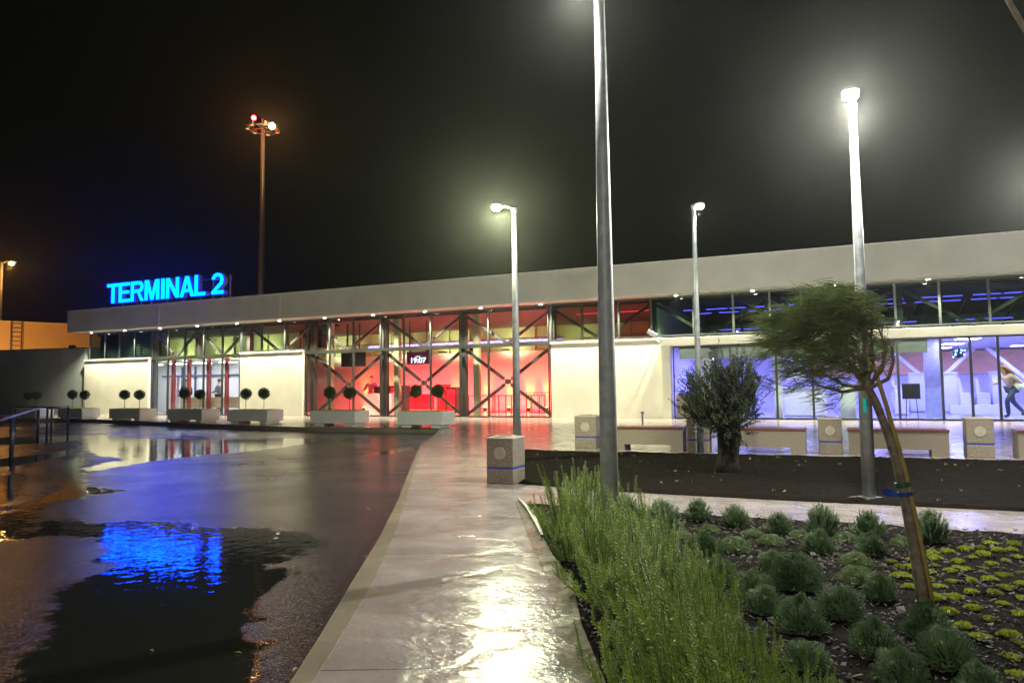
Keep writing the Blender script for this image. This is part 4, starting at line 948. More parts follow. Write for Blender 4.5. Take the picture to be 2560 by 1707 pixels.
# ------------------------------------------------------------------ bins and benches
def bin_(label, xl, xr, y, z1=.54):
    w_ = xr-xl; t = thing('litter_bin', label, 'litter bin', ((xl+xr)/2, y+w_/2, 0), 0, 'square concrete litter bins'); h = w_/2
    ob('base', MB().box(-h, h, -h, h, 0, z1*.32, .012), M['concrete'], t)
    ob('band', MB().box(-h+.004, h-.004, -h+.004, h-.004, z1*.32-.005, z1*.355), M['blue_band'], t)
    ob('body', MB().box(-h, h, -h, h, z1*.355, z1*.96, .012), M['concrete'], t)
    l_ = MB(); l_.box(-h-.004, h+.004, -h-.004, h+.004, z1*.96, z1, .008); l_.tube([(0, 0, z1-.001), (0, 0, z1+.012)], h*.82, 28); lid = ob('lid', l_, M['concrete_lid'], t)
    o_ = MB().tube([(0, 0, z1+.0125), (0, 0, z1+.016)], h*.45, 20); link('opening', o_.mesh('opening', M['black']), lid)
    ob('medallion', MB().tube([(0, -h-.008, z1*.66), (0, -h+.004, z1*.66)], w_*.21, 28), M['concrete_lid'], t)
    return t
bin_('nearest litter bin, standing alone on the wet path beside the first lamp post', -3.885, -3.53, 7.77, .55)
bin_('litter bin left of the first bench, half hidden by the thick lamp post', -4.52, -4.1, 12.75, .60)
bin_('litter bin behind the olive tree branches and thin lamp post', -2.38, -2.02, 12.45, .62)
bin_('litter bin between the second and third bench', -.31, .05, 12.78, .58)
bin_('litter bin between the third bench and the right edge bench', 1.77, 2.13, 12.83, .6)
def bench(label, xl, xr, y, h=.42, dep=.42):
    w_ = xr-xl; t = thing('bench', label, 'bench', (xl, y, 0), 0, 'concrete benches with red boards')
    b = MB(); prof = [(0, 0), (w_*.17, 0), (w_*.17, h*.26), (w_*.83, h*.26), (w_*.83, 0), (w_, 0), (w_, h*.9), (0, h*.9)]
    i = len(b.v); n = len(prof)
    b.v = [(x, 0, z) for x, z in prof]+[(x, dep, z) for x, z in prof]
    b.f = [tuple(range(n))[::1], tuple(range(2*n-1, n-1, -1))]+[(k, k+n, (k+1) % n+n, (k+1) % n) for k in range(n)]
    bm = bmesh.new(); me = b.mesh('bench_base', M['concrete']); bm.from_mesh(me); bmesh.ops.recalc_face_normals(bm, faces=bm.faces[:]); bmesh.ops.triangulate(bm, faces=bm.faces[:]); bm.to_mesh(me); bm.free()
    link('bench_base', me, t)
    s = MB()
    for k in range(4): s.box(-.015, w_+.015, .0-.01+k*dep/4, -.018+(k+1)*dep/4, h*.9+.001, h, .005)
    ob('seat', s, M['seat_wood'], t)
    return t
bench('bench between the thick lamp post and the olive tree', -3.72, -2.47, 12.55)
bench('bench behind the trunk of the olive tree', -1.9, -.5, 12.6)
bench('bench behind the tall lamp post and the leaning trunk', .14, 1.53, 12.75)
bench('bench cut off by the right edge of the photo', 2.42, 4.2, 12.8)

# ------------------------------------------------------------------ planters and ball trees
def blob_leaves(mb, c, r, n, l, wd, rq, thick=.35, sq=1):
    for _ in range(n):
        v = Vector((rq.gauss(0, 1), rq.gauss(0, 1), rq.gauss(0, 1))).normalized()
        rr_ = r*(1-thick*rq.random()**1.6)*(1+.10*noise.noise(v*3+Vector(c)))
        p = Vector(c)+Vector((v.x*rr_, v.y*rr_, v.z*rr_*sq))
        d = (v+Vector((rq.uniform(-.9, .9), rq.uniform(-.9, .9), rq.uniform(-.9, .9)))).normalized()
        s = d.cross(Vector((rq.uniform(-1, 1), rq.uniform(-1, 1), rq.uniform(-1, 1)))).normalized(); mb.leaf(p, d, s, l*rq.uniform(.7, 1.3), wd)
rq = random.Random(11)
tb = thing('ball_tree', 'x', 'ball tree', (0, 0, 0), 0, 'clipped ball trees in white planters')
s = MB(); s.tube([(0, 0, 0), (.006, 0, .25), (0, .004, .5)], .011, 7); ob('stem', s, M['twig'], tb)
c = MB(); blob_leaves(c, (0, 0, .6), .19, 2600, .03, .018, rq, .45); c.ball((0, 0, .6), .12, 2, .2); ob('crown', c, M['box_leaf'], tb)
planters = [((-34.5, 20.45), 2.0, -.10), ((-31.1, 20.3), 2.0, -.13), ((-27.16, 19.85), 1.95, -.06), ((-23.39, 19.5), 2.1, -.12), ((-19.75, 18.95), 1.95, -.05), ((-15.49, 18.32), 1.75, -.0), ((-12.02, 18.1), 1.55, .0)]
names = ['leftmost planter, deep in the shade before the grey annex', 'second planter from the left, at the corner of the grey annex', 'planter in front of the leftmost white wall panel', 'planter in front of the glazing with red posts', 'planter in front of the middle white wall panel', 'planter before the left end of the red glazing', 'planter nearest the path, under the clock screen']
first = True
tpos = [((.55, 1.25)), (.45, 1.45), (.42, 1.38), (.5, 1.45), (.52, 1.4), (.48, 1.27), (.42, 1.2)]
for (p, w_, rz), nm, tp in zip(planters, names, tpos):
    t = thing('planter', 'white rectangular '+nm, 'planter', (p[0], p[1], 0), rz, 'long white planters on the forecourt')
    dp = .75; f = MB()
    f.box(0, w_, 0, .05, .08, .47); f.box(0, w_, dp-.05, dp, .08, .47); f.box(0, .05, .0501, dp-.0501, .08, .47); f.box(w_-.05, w_, .0501, dp-.0501, .08, .47); f.box(.05, w_-.05, .05, dp-.05, .085, .12)
    ob('box', f, M['planter'], t)
    ob('foot', MB().box(.12, .42, .06, dp-.06, 0, .08), M['planter'], t); ob('foot', MB().box(w_-.42, w_-.12, .06, dp-.06, 0, .08), M['planter'], t)
    g = MB(); ww = w_-.1; g.box(.051, w_-.051, .051, dp-.051, .3, .45)
    for _ in range(900):
        q3 = Vector((rq.uniform(.05, w_-.05), rq.uniform(.05, dp-.05), .445)); dd = Vector((rq.uniform(-.8, .8), rq.uniform(-.8, .8), 1)).normalized(); g.leaf(q3, dd, dd.cross(Vector((rq.uniform(-1, 1), 1, 0))).normalized(), rq.uniform(.03, .07), .025)
    ob('ground_cover', g, M['lime_leaf'], t)
    for side, k in (('left', tp[0]), ('right', tp[1])):
        wx = p[0]+math.cos(rz)*k-math.sin(rz)*dp/2; wy = p[1]+math.sin(rz)*k+math.cos(rz)*dp/2
        lab = 'ball tree, the %s one in the %s' % (side, nm.replace('second planter from the left, at the corner', 'planter at the corner').replace('deep in the shade before', 'before').replace('wall panel', 'panel').replace('in front of', 'before'))
        lab = lab.replace('clipped ball tree, the', 'ball tree, the').replace('the glazing with red posts', 'the red posts').replace(' leftmost white wall panel', ' leftmost white panel').replace('rectangular ', '')
        if first: tb.location = (wx, wy, .44); tb['label'] = lab; first = False
        else: k_ = rq.uniform(.93, 1.07); dup(tb, (wx, wy, .44), rq.uniform(0, 6), lab, (k_, k_*rq.uniform(.95, 1.05), rq.uniform(.97, 1.04)))

# ------------------------------------------------------------------ blue handrails by the road on the left
def rail(label, posts, top):
    t = thing('handrail', label, 'handrail', (posts[0][0], posts[0][1], RZ), 0, 'blue tube handrails')
    x0, y0 = posts[0]
    for x, y in posts: ob('post', MB().tube([(x-x0, y-y0, 0), (x-x0, y-y0, top-RZ-.03)], .042 if len(posts) == 3 else .03, 10), M['rail'], t, smooth=True)
    a, b = posts[0], posts[-1]
    ob('top_rail', MB().tube([(0, 0, top-RZ), (b[0]-x0, b[1]-y0, top-RZ)], .032, 10), M['rail'], t, smooth=True)
rail('long blue handrail running out of the left edge', [(-20.87, 13.06), (-14.6, 8.65), (-8.6, 4.4)], .70)
rail('blue hoop rail farthest from the left edge', [(-22.55, 15.06), (-21.2, 13.53)], .70)
rail('far blue hoop rail in front of the shaded planters', [(-27.3, 16.25), (-24.8, 15.98)], .65)

# ------------------------------------------------------------------ plants
def needle_shoot(mb, pts, nl, nw, step, rq, spread=.9, taper=True):
    pts = [Vector(p) for p in pts]; L_ = sum((pts[i+1]-pts[i]).length for i in range(len(pts)-1)); n = max(3, int(L_/step)); ga = 0
    for k in range(n):
        f = k/n; seg = f*(len(pts)-1); i = int(seg); q3 = pts[i].lerp(pts[i+1], seg-i); d = (pts[i+1]-pts[i]).normalized()
        sc_ = (1-.55*f) if taper else 1
        for m_ in range(3):
            ga += 2.4; a = Vector((math.cos(ga), math.sin(ga), 0)); a = (a-d*a.dot(d)).normalized()
            dd = (d*rq.uniform(.7, 1.1)+a*spread).normalized(); mb.leaf(q3, dd, dd.cross(a+Vector((.01, .3, .2))).normalized(), nl*sc_*rq.uniform(.8, 1.2), nw)
def stem_mesh(mb, pts, r_): mb.tube(pts, [r_*(1-.7*i/(len(pts)-1)) for i in range(len(pts))], 4, False)
# rosemary: clumps of long upright shoots
def rosemary_proto(seed, h, n, lean):
    rq = random.Random(seed); lf = MB(); st = MB()
    for _ in range(n):
        a = rq.uniform(0, 6.28); r_ = .25*rq.random()**.6; hh = h*rq.uniform(.6, 1.05)*(1-.6*(r_/.22)**2*.6)
        b = Vector((math.cos(a)*r_*.45, math.sin(a)*r_*.45, 0)); o_ = Vector((math.cos(a)*r_, math.sin(a)*r_, 0))
        w1 = Vector((lean[0]+rq.uniform(-.08, .08), lean[1]+rq.uniform(-.08, .08), 0))*hh
        pts = [b, b+o_*.5+Vector((0, 0, hh*.35)), b+o_*.85+w1*.4+Vector((0, 0, hh*.7)), b+o_*.9+w1+Vector((0, 0, hh))]
        stem_mesh(st, pts, .003); needle_shoot(lf, pts, .026, .0046, .0068, rq, 1.1)
        for j in range(3):
            f = rq.uniform(.3, .7); i = int(f*3); q3 = Vector(pts[i]).lerp(Vector(pts[i+1]), f*3-i); a2 = rq.uniform(0, 6.28); l2 = hh*rq.uniform(.2, .4)
            p2 = [q3, q3+Vector((math.cos(a2)*l2*.35, math.sin(a2)*l2*.35, l2*.5)), q3+Vector((math.cos(a2)*l2*.45, math.sin(a2)*l2*.45, l2))+w1*.3]
            needle_shoot(lf, p2, .026, .0048, .008, rq, 1.15)
    return lf.mesh('foliage', M['rosemary']), st.mesh('stems', M['twig'])
ros = [rosemary_proto(21, .52, 27, (-.04, -.02)), rosemary_proto(22, .46, 25, (.06, .05)), rosemary_proto(23, .58, 26, (-.10, .02))]
rp = [(1300, 1215, .9), (1345, 1235, 1.0), (1292, 1275, .85), (1390, 1290, 1.0), (1330, 1330, .9), (1440, 1330, .95), (1375, 1385, .95), (1480, 1400, .8), (1425, 1450, .9), (1545, 1470, .72), (1395, 1560, .75), (1490, 1540, .85), (1600, 1560, .6), (1560, 1640, .72), (1450, 1680, .85), (1690, 1700, .6), (1800, 1720, .5), (1530, 1790, .9), (1400, 1790, .7), (1640, 1850, .68)]
rl = ['at the far tip of the hedge by the path', 'behind the far tip, next to the pale kerb', 'low at the kerb near the far tip', 'left of the foot of the thick lamp post', 'leaning over the kerb strip', 'right in front of the thick lamp post', 'beside the widening of the kerb strip', 'between the lamp post and the round shrubs', 'in the middle of the hedge', 'touching the first large round shrub', 'thin one reaching out over the kerb', 'in the thick of the near hedge', 'in front of the large round shrubs', 'near the bottom edge, centre of the hedge', 'at the bottom edge beside the kerb', 'lime green one at the bottom edge', 'rightmost, at the bottom edge', 'cut by the bottom edge, middle', 'lowest one by the kerb at the bottom edge', 'lowest one cut by the bottom edge, right side']
rq = random.Random(5)
for k, ((px, py, s_), lb) in enumerate(zip(rp, rl)):
    x, y = G(px, py, .05); x += .10 if px > 1420 else (.05 if py < 1300 else .14); y += .03
    fm_, sm_ = ros[k % 3]
    t = thing('rosemary_bush', 'upright green rosemary bush '+lb, 'bush', (x, y, .02), rq.uniform(-.5, .5), 'rosemary hedge beside the path'); s_ *= 1.12; t.scale = (s_, s_, s_*rq.uniform(.9, 1.15))
    link('foliage', fm_, t); link('stems', sm_, t)
def dome_proto(seed, r_, h, n, l, nl, nw, m, upright=.0):
    rq = random.Random(seed); lf = MB()
    for _ in range(n):
        a = rq.uniform(0, 6.28); e = rq.random()**.75*1.45; 
        v = Vector((math.cos(a)*math.sin(e), math.sin(a)*math.sin(e), math.cos(e)))
        k_ = 1+.22*noise.noise(v*2.2+Vector((seed, 0, 0))); tip = Vector((v.x*r_*k_, v.y*r_*k_, v.z*h*k_+.01)); st_ = tip*(1-l) + Vector((0, 0, -.02))*upright
        if upright: tip = Vector((tip.x*.9, tip.y*.9, max(tip.z, h*.35)+h*.25*rq.random()))
        needle_shoot(lf, [st_, (st_+tip)/2+Vector((rq.uniform(-.01, .01), rq.uniform(-.01, .01), 0)), tip], nl, nw, .008, rq, 1.0)
    lf.ball((0, 0, h*.2), r_*(.4 if upright else .6), 3, .5, (1, 1, h/r_*.9))
    return lf.mesh('foliage', m)
dm = [dome_proto(31, .2, .26, 760, .32, .011, .0048, M['shrub']), dome_proto(32, .19, .27, 760, .32, .011, .0048, M['shrub'])]
lm = [dome_proto(33, .17, .12, 420, .4, .013, .005, M['shrub2']), dome_proto(34, .17, .13, 420, .4, .013, .005, M['shrub2'])]
um = [dome_proto(35, .18, .24, 260, .75, .022, .007, M['shrub'], 1), dome_proto(36, .18, .23, 260, .75, .022, .007, M['shrub'], 1)]
def c1(x, y): return ((x/2.583+1300)/KK, (y/2.583+1100)/KK)
def c2(x, y): return ((x/2.218+1900)/KK, (y/2.218+1000)/KK)
SH_ = [  # converter, centre x, bottom y, width px, kind, label
 (c1, 940, 600, 235, 'u', 'upright dark one by the cross path, right of the thick post'), (c1, 1170, 540, 185, 'u', 'upright dark one by the cross path, second from the thick lamp post'), (c1, 1420, 585, 190, 'u', 'upright dark one by the cross path, third from the thick lamp post'),
 (c1, 700, 545, 210, 'u', 'partly hidden behind the rosemary and thick lamp post'), (c1, 790, 620, 150, 'd', 'pale round one touching the rosemary behind the lamp post'),
 (c2, 130, 765, 160, 'u', 'upright dark one by the cross path, fourth from the thick lamp post'), (c2, 375, 765, 195, 'u', 'upright dark one by the cross path, left of the tall post'), (c2, 642, 790, 190, 'u', 'upright dark one by the cross path, just left of the leaning trunk'), (c2, 990, 815, 230, 'u', 'spiky one right of the leaning trunk beside the cross path'),
 (c1, 1055, 668, 170, 'l', 'low mound in front of the first upright shrub'), (c1, 1235, 622, 150, 'l', 'low mound below the second upright shrub'), (c1, 1415, 748, 230, 'l', 'wide low light green mound in the middle of the bed'), (c1, 1530, 645, 145, 'l', 'low mound right of the third upright shrub'),
 (c2, 85, 825, 165, 'l', 'low mound below the fourth upright shrub'), (c2, 240, 790, 130, 'l', 'small low mound between fourth and fifth upright shrubs'), (c2, 355, 868, 175, 'd', 'round mound below the fifth upright shrub'), (c2, 500, 806, 145, 'l', 'small mound between fifth and sixth upright shrubs'), (c2, 650, 880, 180, 'd', 'round mound left of the leaning trunk, back one'), (c2, 830, 835, 150, 'l', 'low mound right behind the leaning trunk'),
 (c2, 565, 948, 190, 'l', 'low mound left of the leaning trunk, middle one'), (c2, 580, 1045, 230, 'l', 'wider mound left of the leaning trunk, near one'), (c2, 700, 1130, 190, 'd', 'round shrub left of the foot of the leaning trunk'),
 (c1, 920, 800, 240, 'd', 'pale round one against the rosemary, middle of the bed'), (c1, 1230, 830, 260, 'd', 'broad round one in the left middle of the bed'), (c1, 1300, 965, 260, 'd', 'broad round one in front of the left middle shrub'), (c1, 1290, 1170, 250, 'd', 'large round one against the near rosemary'), (c1, 1540, 1050, 280, 'd', 'large round one in the centre foreground'),
 (c2, 90, 970, 170, 'd', 'dark round one in the centre of the bed'), (c2, 235, 1085, 290, 'd', 'biggest round one in the centre of the bed'), (c2, 55, 1210, 220, 'd', 'round one left of the biggest shrub foreground'), (c2, 500, 1245, 270, 'd', 'big round one right of the biggest shrub'), (c2, 270, 1330, 290, 'd', 'big round one in the near foreground'),
 (c2, 985, 1360, 260, 'd', 'dark round one at the foot of the leaning trunk'), (c2, 700, 1470, 290, 'd', 'dark round one near the bottom edge, left of the trunk foot'), (c2, 1110, 1540, 320, 'd', 'dark round one at the bottom edge below the trunk foot'), (c2, 840, 1640, 300, 'd', 'dark round one cut by the bottom edge, middle right'), (c2, 300, 1540, 260, 'd', 'dark round one cut by the bottom edge, middle'), (c2, 1290, 1700, 260, 'd', 'dark round one in the bottom right corner')]
for k, (cv, x, y, wpx, kd, lb) in enumerate(SH_):
    dx, dy = cv(x, y); gx, gy = G(dx, dy-2, .02); dep = Vector((gx, gy, -CAM_H)).dot(fw)
    wd = wpx/(2.583 if cv is c1 else 2.218)*dep/FPX; pr = {'d': (dm, .40), 'l': (lm, .34), 'u': (um, .36)}[kd]; s_ = wd/pr[1]*1.12
    # centre of the shrub is half a width behind its front edge
    gy2 = gy+wd*.35; gx2 = gx-wd*.35*.45
    t = link('round_shrub' if kd != 'u' else 'upright_shrub', pr[0][k % 2], None, (gx2, gy2, .015), rq.uniform(0, 6)); t.scale = (s_, s_, s_*rq.uniform(.92, 1.06))
    tag(t, ('grey green shrub, ' if kd != 'l' else 'soft green shrub, ')+lb, 'shrub', {'d': 'round grey green shrubs', 'l': 'low green mounds', 'u': 'upright shrubs along the cross path'}[kd])
# sedum tufts
def tuft(seed):
    rq = random.Random(seed); b = MB()
    for _ in range(420):
        a = rq.uniform(0, 6.28); r_ = .07*rq.random()**.55*(1+.3*math.sin(a*3+seed)); z = .028*(1-(r_/.09)**2)+.004
        d_ = Vector((math.cos(a)*.7+rq.uniform(-.5, .5), math.sin(a)*.7+rq.uniform(-.5, .5), rq.uniform(.3, 1.4))).normalized()
        b.leaf((math.cos(a)*r_, math.sin(a)*r_, z*rq.uniform(.4, 1)), d_, d_.cross(Vector((rq.uniform(-1, 1), rq.uniform(-1, 1), .3))).normalized(), rq.uniform(.012, .022), .008)
    b.ball((0, 0, .005), .055, 1, .2, (1, 1, .35))
    return b.mesh('sedum_tuft', M['sedum'])
tm = [tuft(1), tuft(2), tuft(3), tuft(4), tuft(5)]
M['sedum_dull'] = leafmat('dull_sedum_leaf', (.2, .28, .03), (.36, .42, .06), .25)
for m_ in tm[3:]: m_.materials[0] = M['sedum_dull']
TU = [(725, 893), (955, 850), (1040, 840), (1140, 830), (1225, 817), (1270, 792), (1320, 835), (1410, 803), (1395, 830), (775, 928), (965, 882), (1100, 900), (1180, 873), (1240, 860), (1360, 890), (1285, 910), (1235, 933), (1430, 870), (970, 917), (1140, 940), (1060, 950), (935, 955), (785, 977), (1450, 958), (1350, 975), (1270, 993), (1170, 1003), (1070, 1010), (940, 990), (832, 1040), (995, 1036), (1370, 1043), (1170, 1065), (1300, 1070), (1455, 1020), (960, 1100), (1080, 1102), (1450, 1098), (1345, 1130), (1185, 1157), (1048, 1180), (1440, 1190), (1275, 1217), (1130, 1257), (1385, 1305), (1225, 1322), (1400, 1430), (1445, 1540), (838, 884), (845, 925), (1090, 925), (1455, 1350), (1540, 850), (1520, 920), (1530, 1000), (1540, 1080), (1530, 1160), (1540, 1270), (1530, 1400)]
ORD = ['first', 'second', 'third', 'fourth', 'fifth', 'sixth', 'seventh', 'eighth', 'ninth', 'tenth', 'eleventh', 'twelfth', 'thirteenth', 'fourteenth', 'fifteenth']
TL = {}; srt = sorted(range(len(TU)), key=lambda q_: TU[q_][1]); rows = [srt[q_:q_+5] for q_ in range(0, len(srt), 5)]
for r_, row in enumerate(rows):
    for c_, q_ in enumerate(sorted(row, key=lambda z_: TU[z_][0])): TL[q_] = 'yellow green sedum tuft, %s from the left in the %s row from the cross path' % (ORD[c_], ORD[r_])
for k, (x, y) in enumerate(TU):
    gx, gy = G(*c2(x, y+6), .03)
    t = link('sedum_tuft', tm[rq.choice((0, 1, 2, 0, 1, 3, 4))], None, (gx, gy, .035), rq.uniform(0, 6)); s_ = rq.uniform(.36, .64); t.scale = (s_*rq.uniform(.85, 1.2), s_*rq.uniform(.8, 1.1), s_*rq.uniform(.8, 1.4))
    tag(t, TL[k], 'sedum', 'yellow green sedum tufts')

# leaning tree blown by the wind
WX, WY = G(2128, 1412)
def WP(px, py, dy=0):
    x, z = F(px, py, WY+dy); return Vector((x, WY+dy, z))
tr_ = thing('windblown_tree', 'small leaning tree with feathery wind blown crown, tied to a stake', 'tree', (WX, WY, 0))
off = Vector((WX, WY, 0)); rel = lambda p: tuple(p-off)
path = [WP(2126, 1420), WP(2112, 1330), WP(2096, 1240), WP(2078, 1140), WP(2060, 1060), WP(2036, 985), WP(2012, 925), WP(1993, 890), WP(1990, 860)]
path[0].z = 0
rads = [.029, .027, .0255, .0245, .023, .021, .020, .020, .013]
tk = MB(); pts = []; 
tk.tube([rel(p) for p in path], rads, 14)
rq = random.Random(77)
brs = [[(1993, 895), (1960, 850), (1925, 835), (1880, 822), (1835, 812)], [(1990, 890), (1940, 885), (1895, 860), (1850, 838)], [(1992, 885), (1955, 830), (1900, 800), (1850, 780)], [(1990, 870), (1975, 830), (1940, 790), (1905, 745), (1880, 715)],
       [(1990, 865), (1985, 815), (1985, 760), (1975, 705), (1950, 670)], [(1992, 870), (2005, 825), (2000, 770), (2010, 720), (1995, 680)], [(1995, 885), (2025, 850), (2035, 805), (2025, 770), (2010, 740)], [(1998, 890), (2040, 870), (2052, 830), (2050, 800), (2035, 780)], [(1993, 890), (1935, 900), (1880, 885), (1845, 850)],
       [(1992, 880), (1965, 855), (1945, 820), (1915, 780), (1870, 745)], [(1990, 870), (1970, 800), (1930, 730), (1900, 690)]]
tips = []
for b in brs:
    dy = rq.uniform(-.12, .14); pp_ = [WP(x, y, dy*i/(len(b)-1)) for i, (x, y) in enumerate(b)]
    tk.tube([rel(p) for p in pp_], [.0125-.0098*i/(len(b)-1) for i in range(len(b))], 6)
    for i in range(1, len(pp_)):
        for f in (.0, .35, .7): tips.append((pp_[i-1].lerp(pp_[i], f), i))
    for _ in range(7):
        i = rq.randint(1, len(pp_)-1); s0 = pp_[i]; dr = Vector((rq.uniform(-1, .15), rq.uniform(-.5, .5), rq.uniform(-.6, .6))).normalized()*rq.uniform(.06, .17)
        tw = [s0, s0+dr*.5+Vector((0, 0, .01)), s0+dr+Vector((-.03, 0, rq.uniform(-.03, .02)))]; tk.tube([rel(p) for p in tw], [.0035, .0025, .001], 4, False); tips.append((tw[1], 3)); tips.append((tw[2], 4)); tips.append((tw[2], 4))
ob('trunk', tk, M['bark'], tr_, smooth=True)
nd = MB(); tk2 = MB()
cen = [((1890, 715), 82, 50, 1700), ((1950, 690), 58, 34, 1500), ((1835, 745), 70, 40, 1500), ((1985, 720), 48, 44, 800), ((1800, 775), 48, 30, 900), ((1850, 790), 95, 42, 1000), ((1925, 755), 60, 45, 1000), ((1780, 745), 30, 24, 330), ((2015, 710), 32, 45, 260)]
def strand(p, l):
    d_ = Vector((-1+rq.gauss(0, .4), rq.gauss(0, .4), -.12+rq.gauss(0, .42))).normalized()
    q1 = p+d_*l*.5; q2 = p+d_*l+Vector((-.012, 0, rq.uniform(-.02, .012))); s = d_.cross(Vector((0, 1, .2))).normalized()*.0013; i = len(nd.v)
    nd.v.extend([rel(p-s), rel(p+s), rel(q1+s), rel(q1-s), rel(q2)]); nd.f.extend([(i, i+1, i+2, i+3), (i+3, i+2, i+4)])
for (c, rx, ry, n) in cen:
    for _ in range(int(n/48)):
        px = c[0]+rq.gauss(0, .56)*rx; py = c[1]+rq.gauss(0, .56)*ry; p_ = WP(px, py, rq.gauss(0, .11)); d0 = Vector((rq.uniform(.02, .07), 0, rq.uniform(-.04, .02)))
        tk2.tube([rel(p_+d0*1.6), rel(p_), rel(p_-d0*.6)], [.0013, .001, .0005], 4, False)
        for k_ in range(19): strand(p_+d0*rq.uniform(-.4, 1)+Vector((rq.gauss(0, .009), rq.gauss(0, .012), rq.gauss(0, .009))), rq.uniform(.05, .12))
for p, i in tips:
    for _ in range(7 if i > 2 else 1): strand(p+Vector((rq.gauss(0, .012), rq.gauss(0, .02), rq.gauss(0, .012))), rq.uniform(.05, .13))
ob('crown', nd, M['tree_needle'], tr_); ob('fine_branches', tk2, M['bark'], tr_)
st = MB(); sp_ = [WP(2148, 1415, .0), WP(2113, 1235, -.01), WP(2079, 1080, -.01), WP(2034, 925, -.005), WP(1994, 800, .0)]; sp_[0].z = 0
st.tube([tuple(p-Vector((sp_[0].x, sp_[0].y, 0))) for p in sp_], .011, 8)
tag(ob('tree_stake', st, M['stake'], smooth=True), 'thin yellowish wooden stake alongside the leaning trunk', 'stake').location = (sp_[0].x, sp_[0].y, 0)
def tie(px, py, m, name, rr_=.042, hh=.025):
    p = WP(px, py); q2 = WP(px-1.5, py-8); d_ = (q2-p).normalized(); b = MB(); b.tube([rel(p-d_*hh/2), rel(p+d_*hh/2)], rr_, 14); ob(name, b, m, tr_)
tie(2127, 1396, M['green_tie'], 'tie', .041, .075); tie(2073, 1112, M['green_tie'], 'tie', .037, .02); tie(2079, 1133, M['blue_tie'], 'tie', .036, .018)
fl_ = MB(); p = WP(2066, 1136, -.04); i = 0
fl_.v = [rel(p+Vector(v)) for v in ((0, 0, .005), (-.03, .01, .022), (-.07, 0, .03), (-.075, .005, -.002), (-.035, -.01, -.012), (0, 0, -.008))]; fl_.f = [(0, 1, 4, 5), (1, 2, 3, 4)]
ob('tie_tail', fl_, M['blue_tie'], tr_)

# olive tree
ox, oy = G(1672, 1087); ot = thing('olive_tree', 'stout dark olive tree with a bushy crown in the bare soil bed', 'tree', (ox, oy, 0))
OP = lambda px, py, dy=0: Vector((F(px, py, oy+dy)[0]-ox, dy, F(px, py, oy+dy)[1]))
rq = random.Random(99)
bm = bmesh.new(); tkb = MB(); tp = [OP(1672, 1092), OP(1671, 1060), OP(1674, 1030), OP(1676, 1000), OP(1675, 975), OP(1668, 955)]; tp[0].z = -.01
tkb.tube(tp, [.19, .14, .125, .15, .12, .07], 18)
for i, v in enumerate(tkb.v):
    vv = Vector(v); k_ = .022*noise.noise(vv*11)+.02*noise.noise(vv*27); c_ = Vector((tp[2].x, 0, vv.z)); dd = (vv-c_); tkb.v[i] = tuple(vv+dd.normalized()*k_)
for (px, py) in ((1560, 870), (1590, 845), (1610, 880), (1650, 850), (1690, 855), (1725, 845), (1725, 900), (1735, 945), (1570, 930), (1600, 940), (1640, 820), (1700, 905)):
    dy = rq.uniform(-.35, .35); e2 = OP(px, py, dy); s2 = OP(1672+rq.uniform(-6, 6), 965); mid = s2.lerp(e2, .5)+Vector((0, 0, rq.uniform(-.02, .08)))
    tkb.tube([s2, mid, e2], [.03, .016, .005], 6)
ob('trunk', tkb, M['dark_bark'], ot, smooth=True)
lf = MB(); twg = MB()
cl = [((1655, 905), 62, 50, 250), ((1700, 935), 45, 45, 210), ((1620, 950), 55, 35, 190), ((1725, 890), 26, 40, 80), ((1590, 895), 32, 25, 60), ((1670, 975), 45, 25, 150), ((1575, 930), 28, 22, 40), ((1640, 860), 22, 28, 40), ((1695, 860), 30, 26, 55)]
for c, rx, ry, n in cl:
    for _ in range(int(n*1.35)):
        px = 1668+(c[0]-1668)*.85+rq.gauss(0, .5)*rx*.72; py = c[1]+rq.gauss(0, .55)*ry; dy = rq.gauss(0, .2); p = OP(px, py, dy)
        cdir = (p-OP(1672, 975)); cdir.normalize(); d_ = (cdir+Vector((rq.gauss(0, .35), rq.gauss(0, .35), rq.gauss(0, .3)+.55))).normalized(); l_ = rq.uniform(.1, .24)
        n_ = 9
        twg.tube([p, p+d_*l_], [.0022, .001], 3, False)
        for k in range(n_):
            q3 = p+d_*l_*k/n_
            for sgn in (-1, 1):
                sd = d_.cross(Vector((rq.uniform(-1, 1), rq.uniform(-1, 1), rq.uniform(-1, 1)))).normalized(); ld = (d_*.6+sd*.8*sgn).normalized()
                lf.leaf(q3, ld, ld.cross(d_).normalized(), rq.uniform(.03, .05), .0125)
ob('crown', lf, M['olive_leaf'], ot); ob('fine_branches', twg, M['dark_bark'], ot)
for px, py in ((1558, 868), (1560, 900), (1556, 935), (1572, 850), (1745, 1005), (1590, 835), (1700, 838), (1745, 960)):
    pass

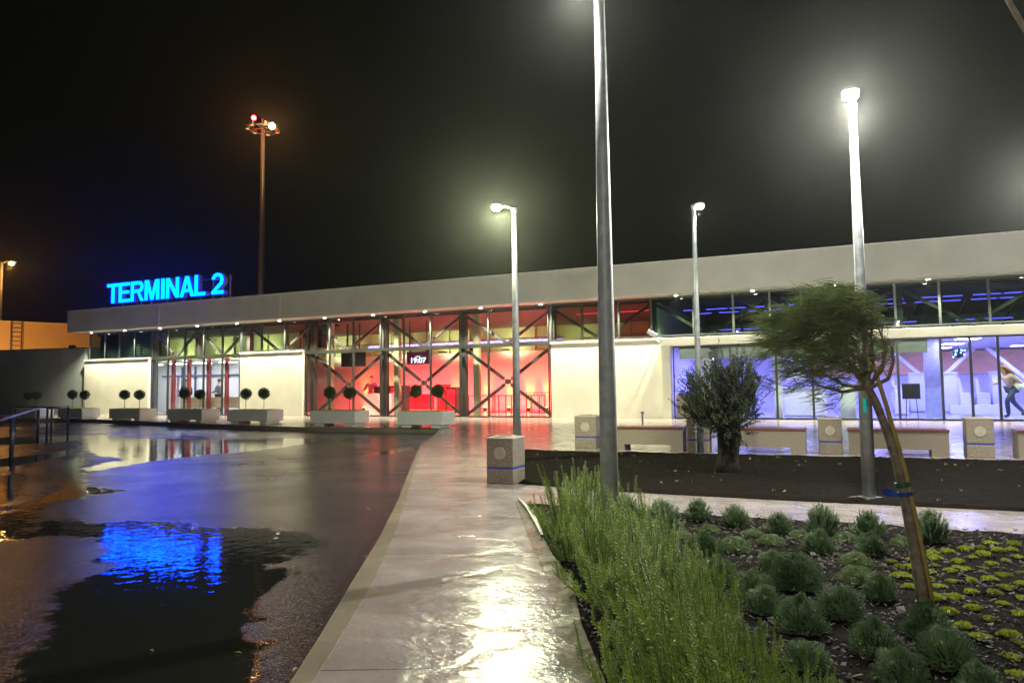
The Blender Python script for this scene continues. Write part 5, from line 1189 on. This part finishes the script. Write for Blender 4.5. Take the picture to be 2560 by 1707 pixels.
# fallen leaves on road and path
LL = [('small yellow green leaf on the asphalt beside the kerb', 793, 1390, RZ), ('tiny pale leaf on the asphalt, far along the kerb', 846, 1169, RZ), ('pale leaf lying in the big puddle near the bottom', 348, 1495, RZ), ('pale leaf in the big puddle, right of the other', 547, 1500, RZ), ('small leaf on the asphalt below the puddle tip', 838, 1279, RZ), ('orange leaf on the asphalt beside the kerb at the bottom', 678, 1538, RZ), ('dark leaf on the wet path in the middle', 1032, 1132, 0), ('yellowish leaf on the kerb strip by the rosemary', 1320, 1346, .006), ('green leaf floating near the tip of the puddle', 619, 1244, RZ), ('pale leaf on the blue lit asphalt', 508, 1110, RZ)]
for lb, px, py, z in LL:
    x, y = G(px, py, z); b = MB(); a = rq.uniform(0, 6.28); dx, dy = math.cos(a)*.022, math.sin(a)*.022
    b.v = [(-dx, -dy, .004), (-dy*.4, dx*.4, .009), (dx, dy, .003), (dy*.4, -dx*.4, .012)]; b.f = [(0, 3, 2), (0, 2, 1)]
    t = ob('fallen_leaf', b, M['leaf_litter']); t.location = (x, y, z); tag(t, lb, 'leaf', 'fallen leaves')
# branch tip of a tree beyond the right edge
bx = F(2352, 60, 2.6); t = thing('bare_tree', 'brown bare branch reaching in at the top right corner', 'tree', (3.4, 2.6, 0))
b = MB(); f0 = F(2300, -25, 2.6); f1 = F(2335, 35, 2.6); f2 = F(2380, 110, 2.6)
b.tube([(0, 0, 0), (.02, 0, 1.2), (-.25, 0, 1.75), (f2[0]-3.4, 0, f2[1]), (f1[0]-3.4, 0, f1[1]), (f0[0]-3.4, 0, f0[1])], [.04, .03, .02, .011, .009, .007], 8)
ob('branch', b, M['bark'], t, smooth=True)

# ------------------------------------------------------------------ drizzle haze
hz = MB().box(-110, 60, -30, 110, -1.2, 42)
hm = bpy.data.materials.new('haze'); hm.use_nodes = True; n = hm.node_tree; n.nodes.clear(); o = n.nodes.new('ShaderNodeOutputMaterial'); pv = n.nodes.new('ShaderNodeVolumePrincipled')
pv.inputs['Color'].default_value = (.87, .9, .8, 1); pv.inputs['Density'].default_value = .0010; pv.inputs['Anisotropy'].default_value = .88
n.links.new(pv.outputs[0], o.inputs['Volume'])
h = ob('haze', hz, hm); h['kind'] = 'stuff'; h['label'] = 'thin drizzle haze in the night air'
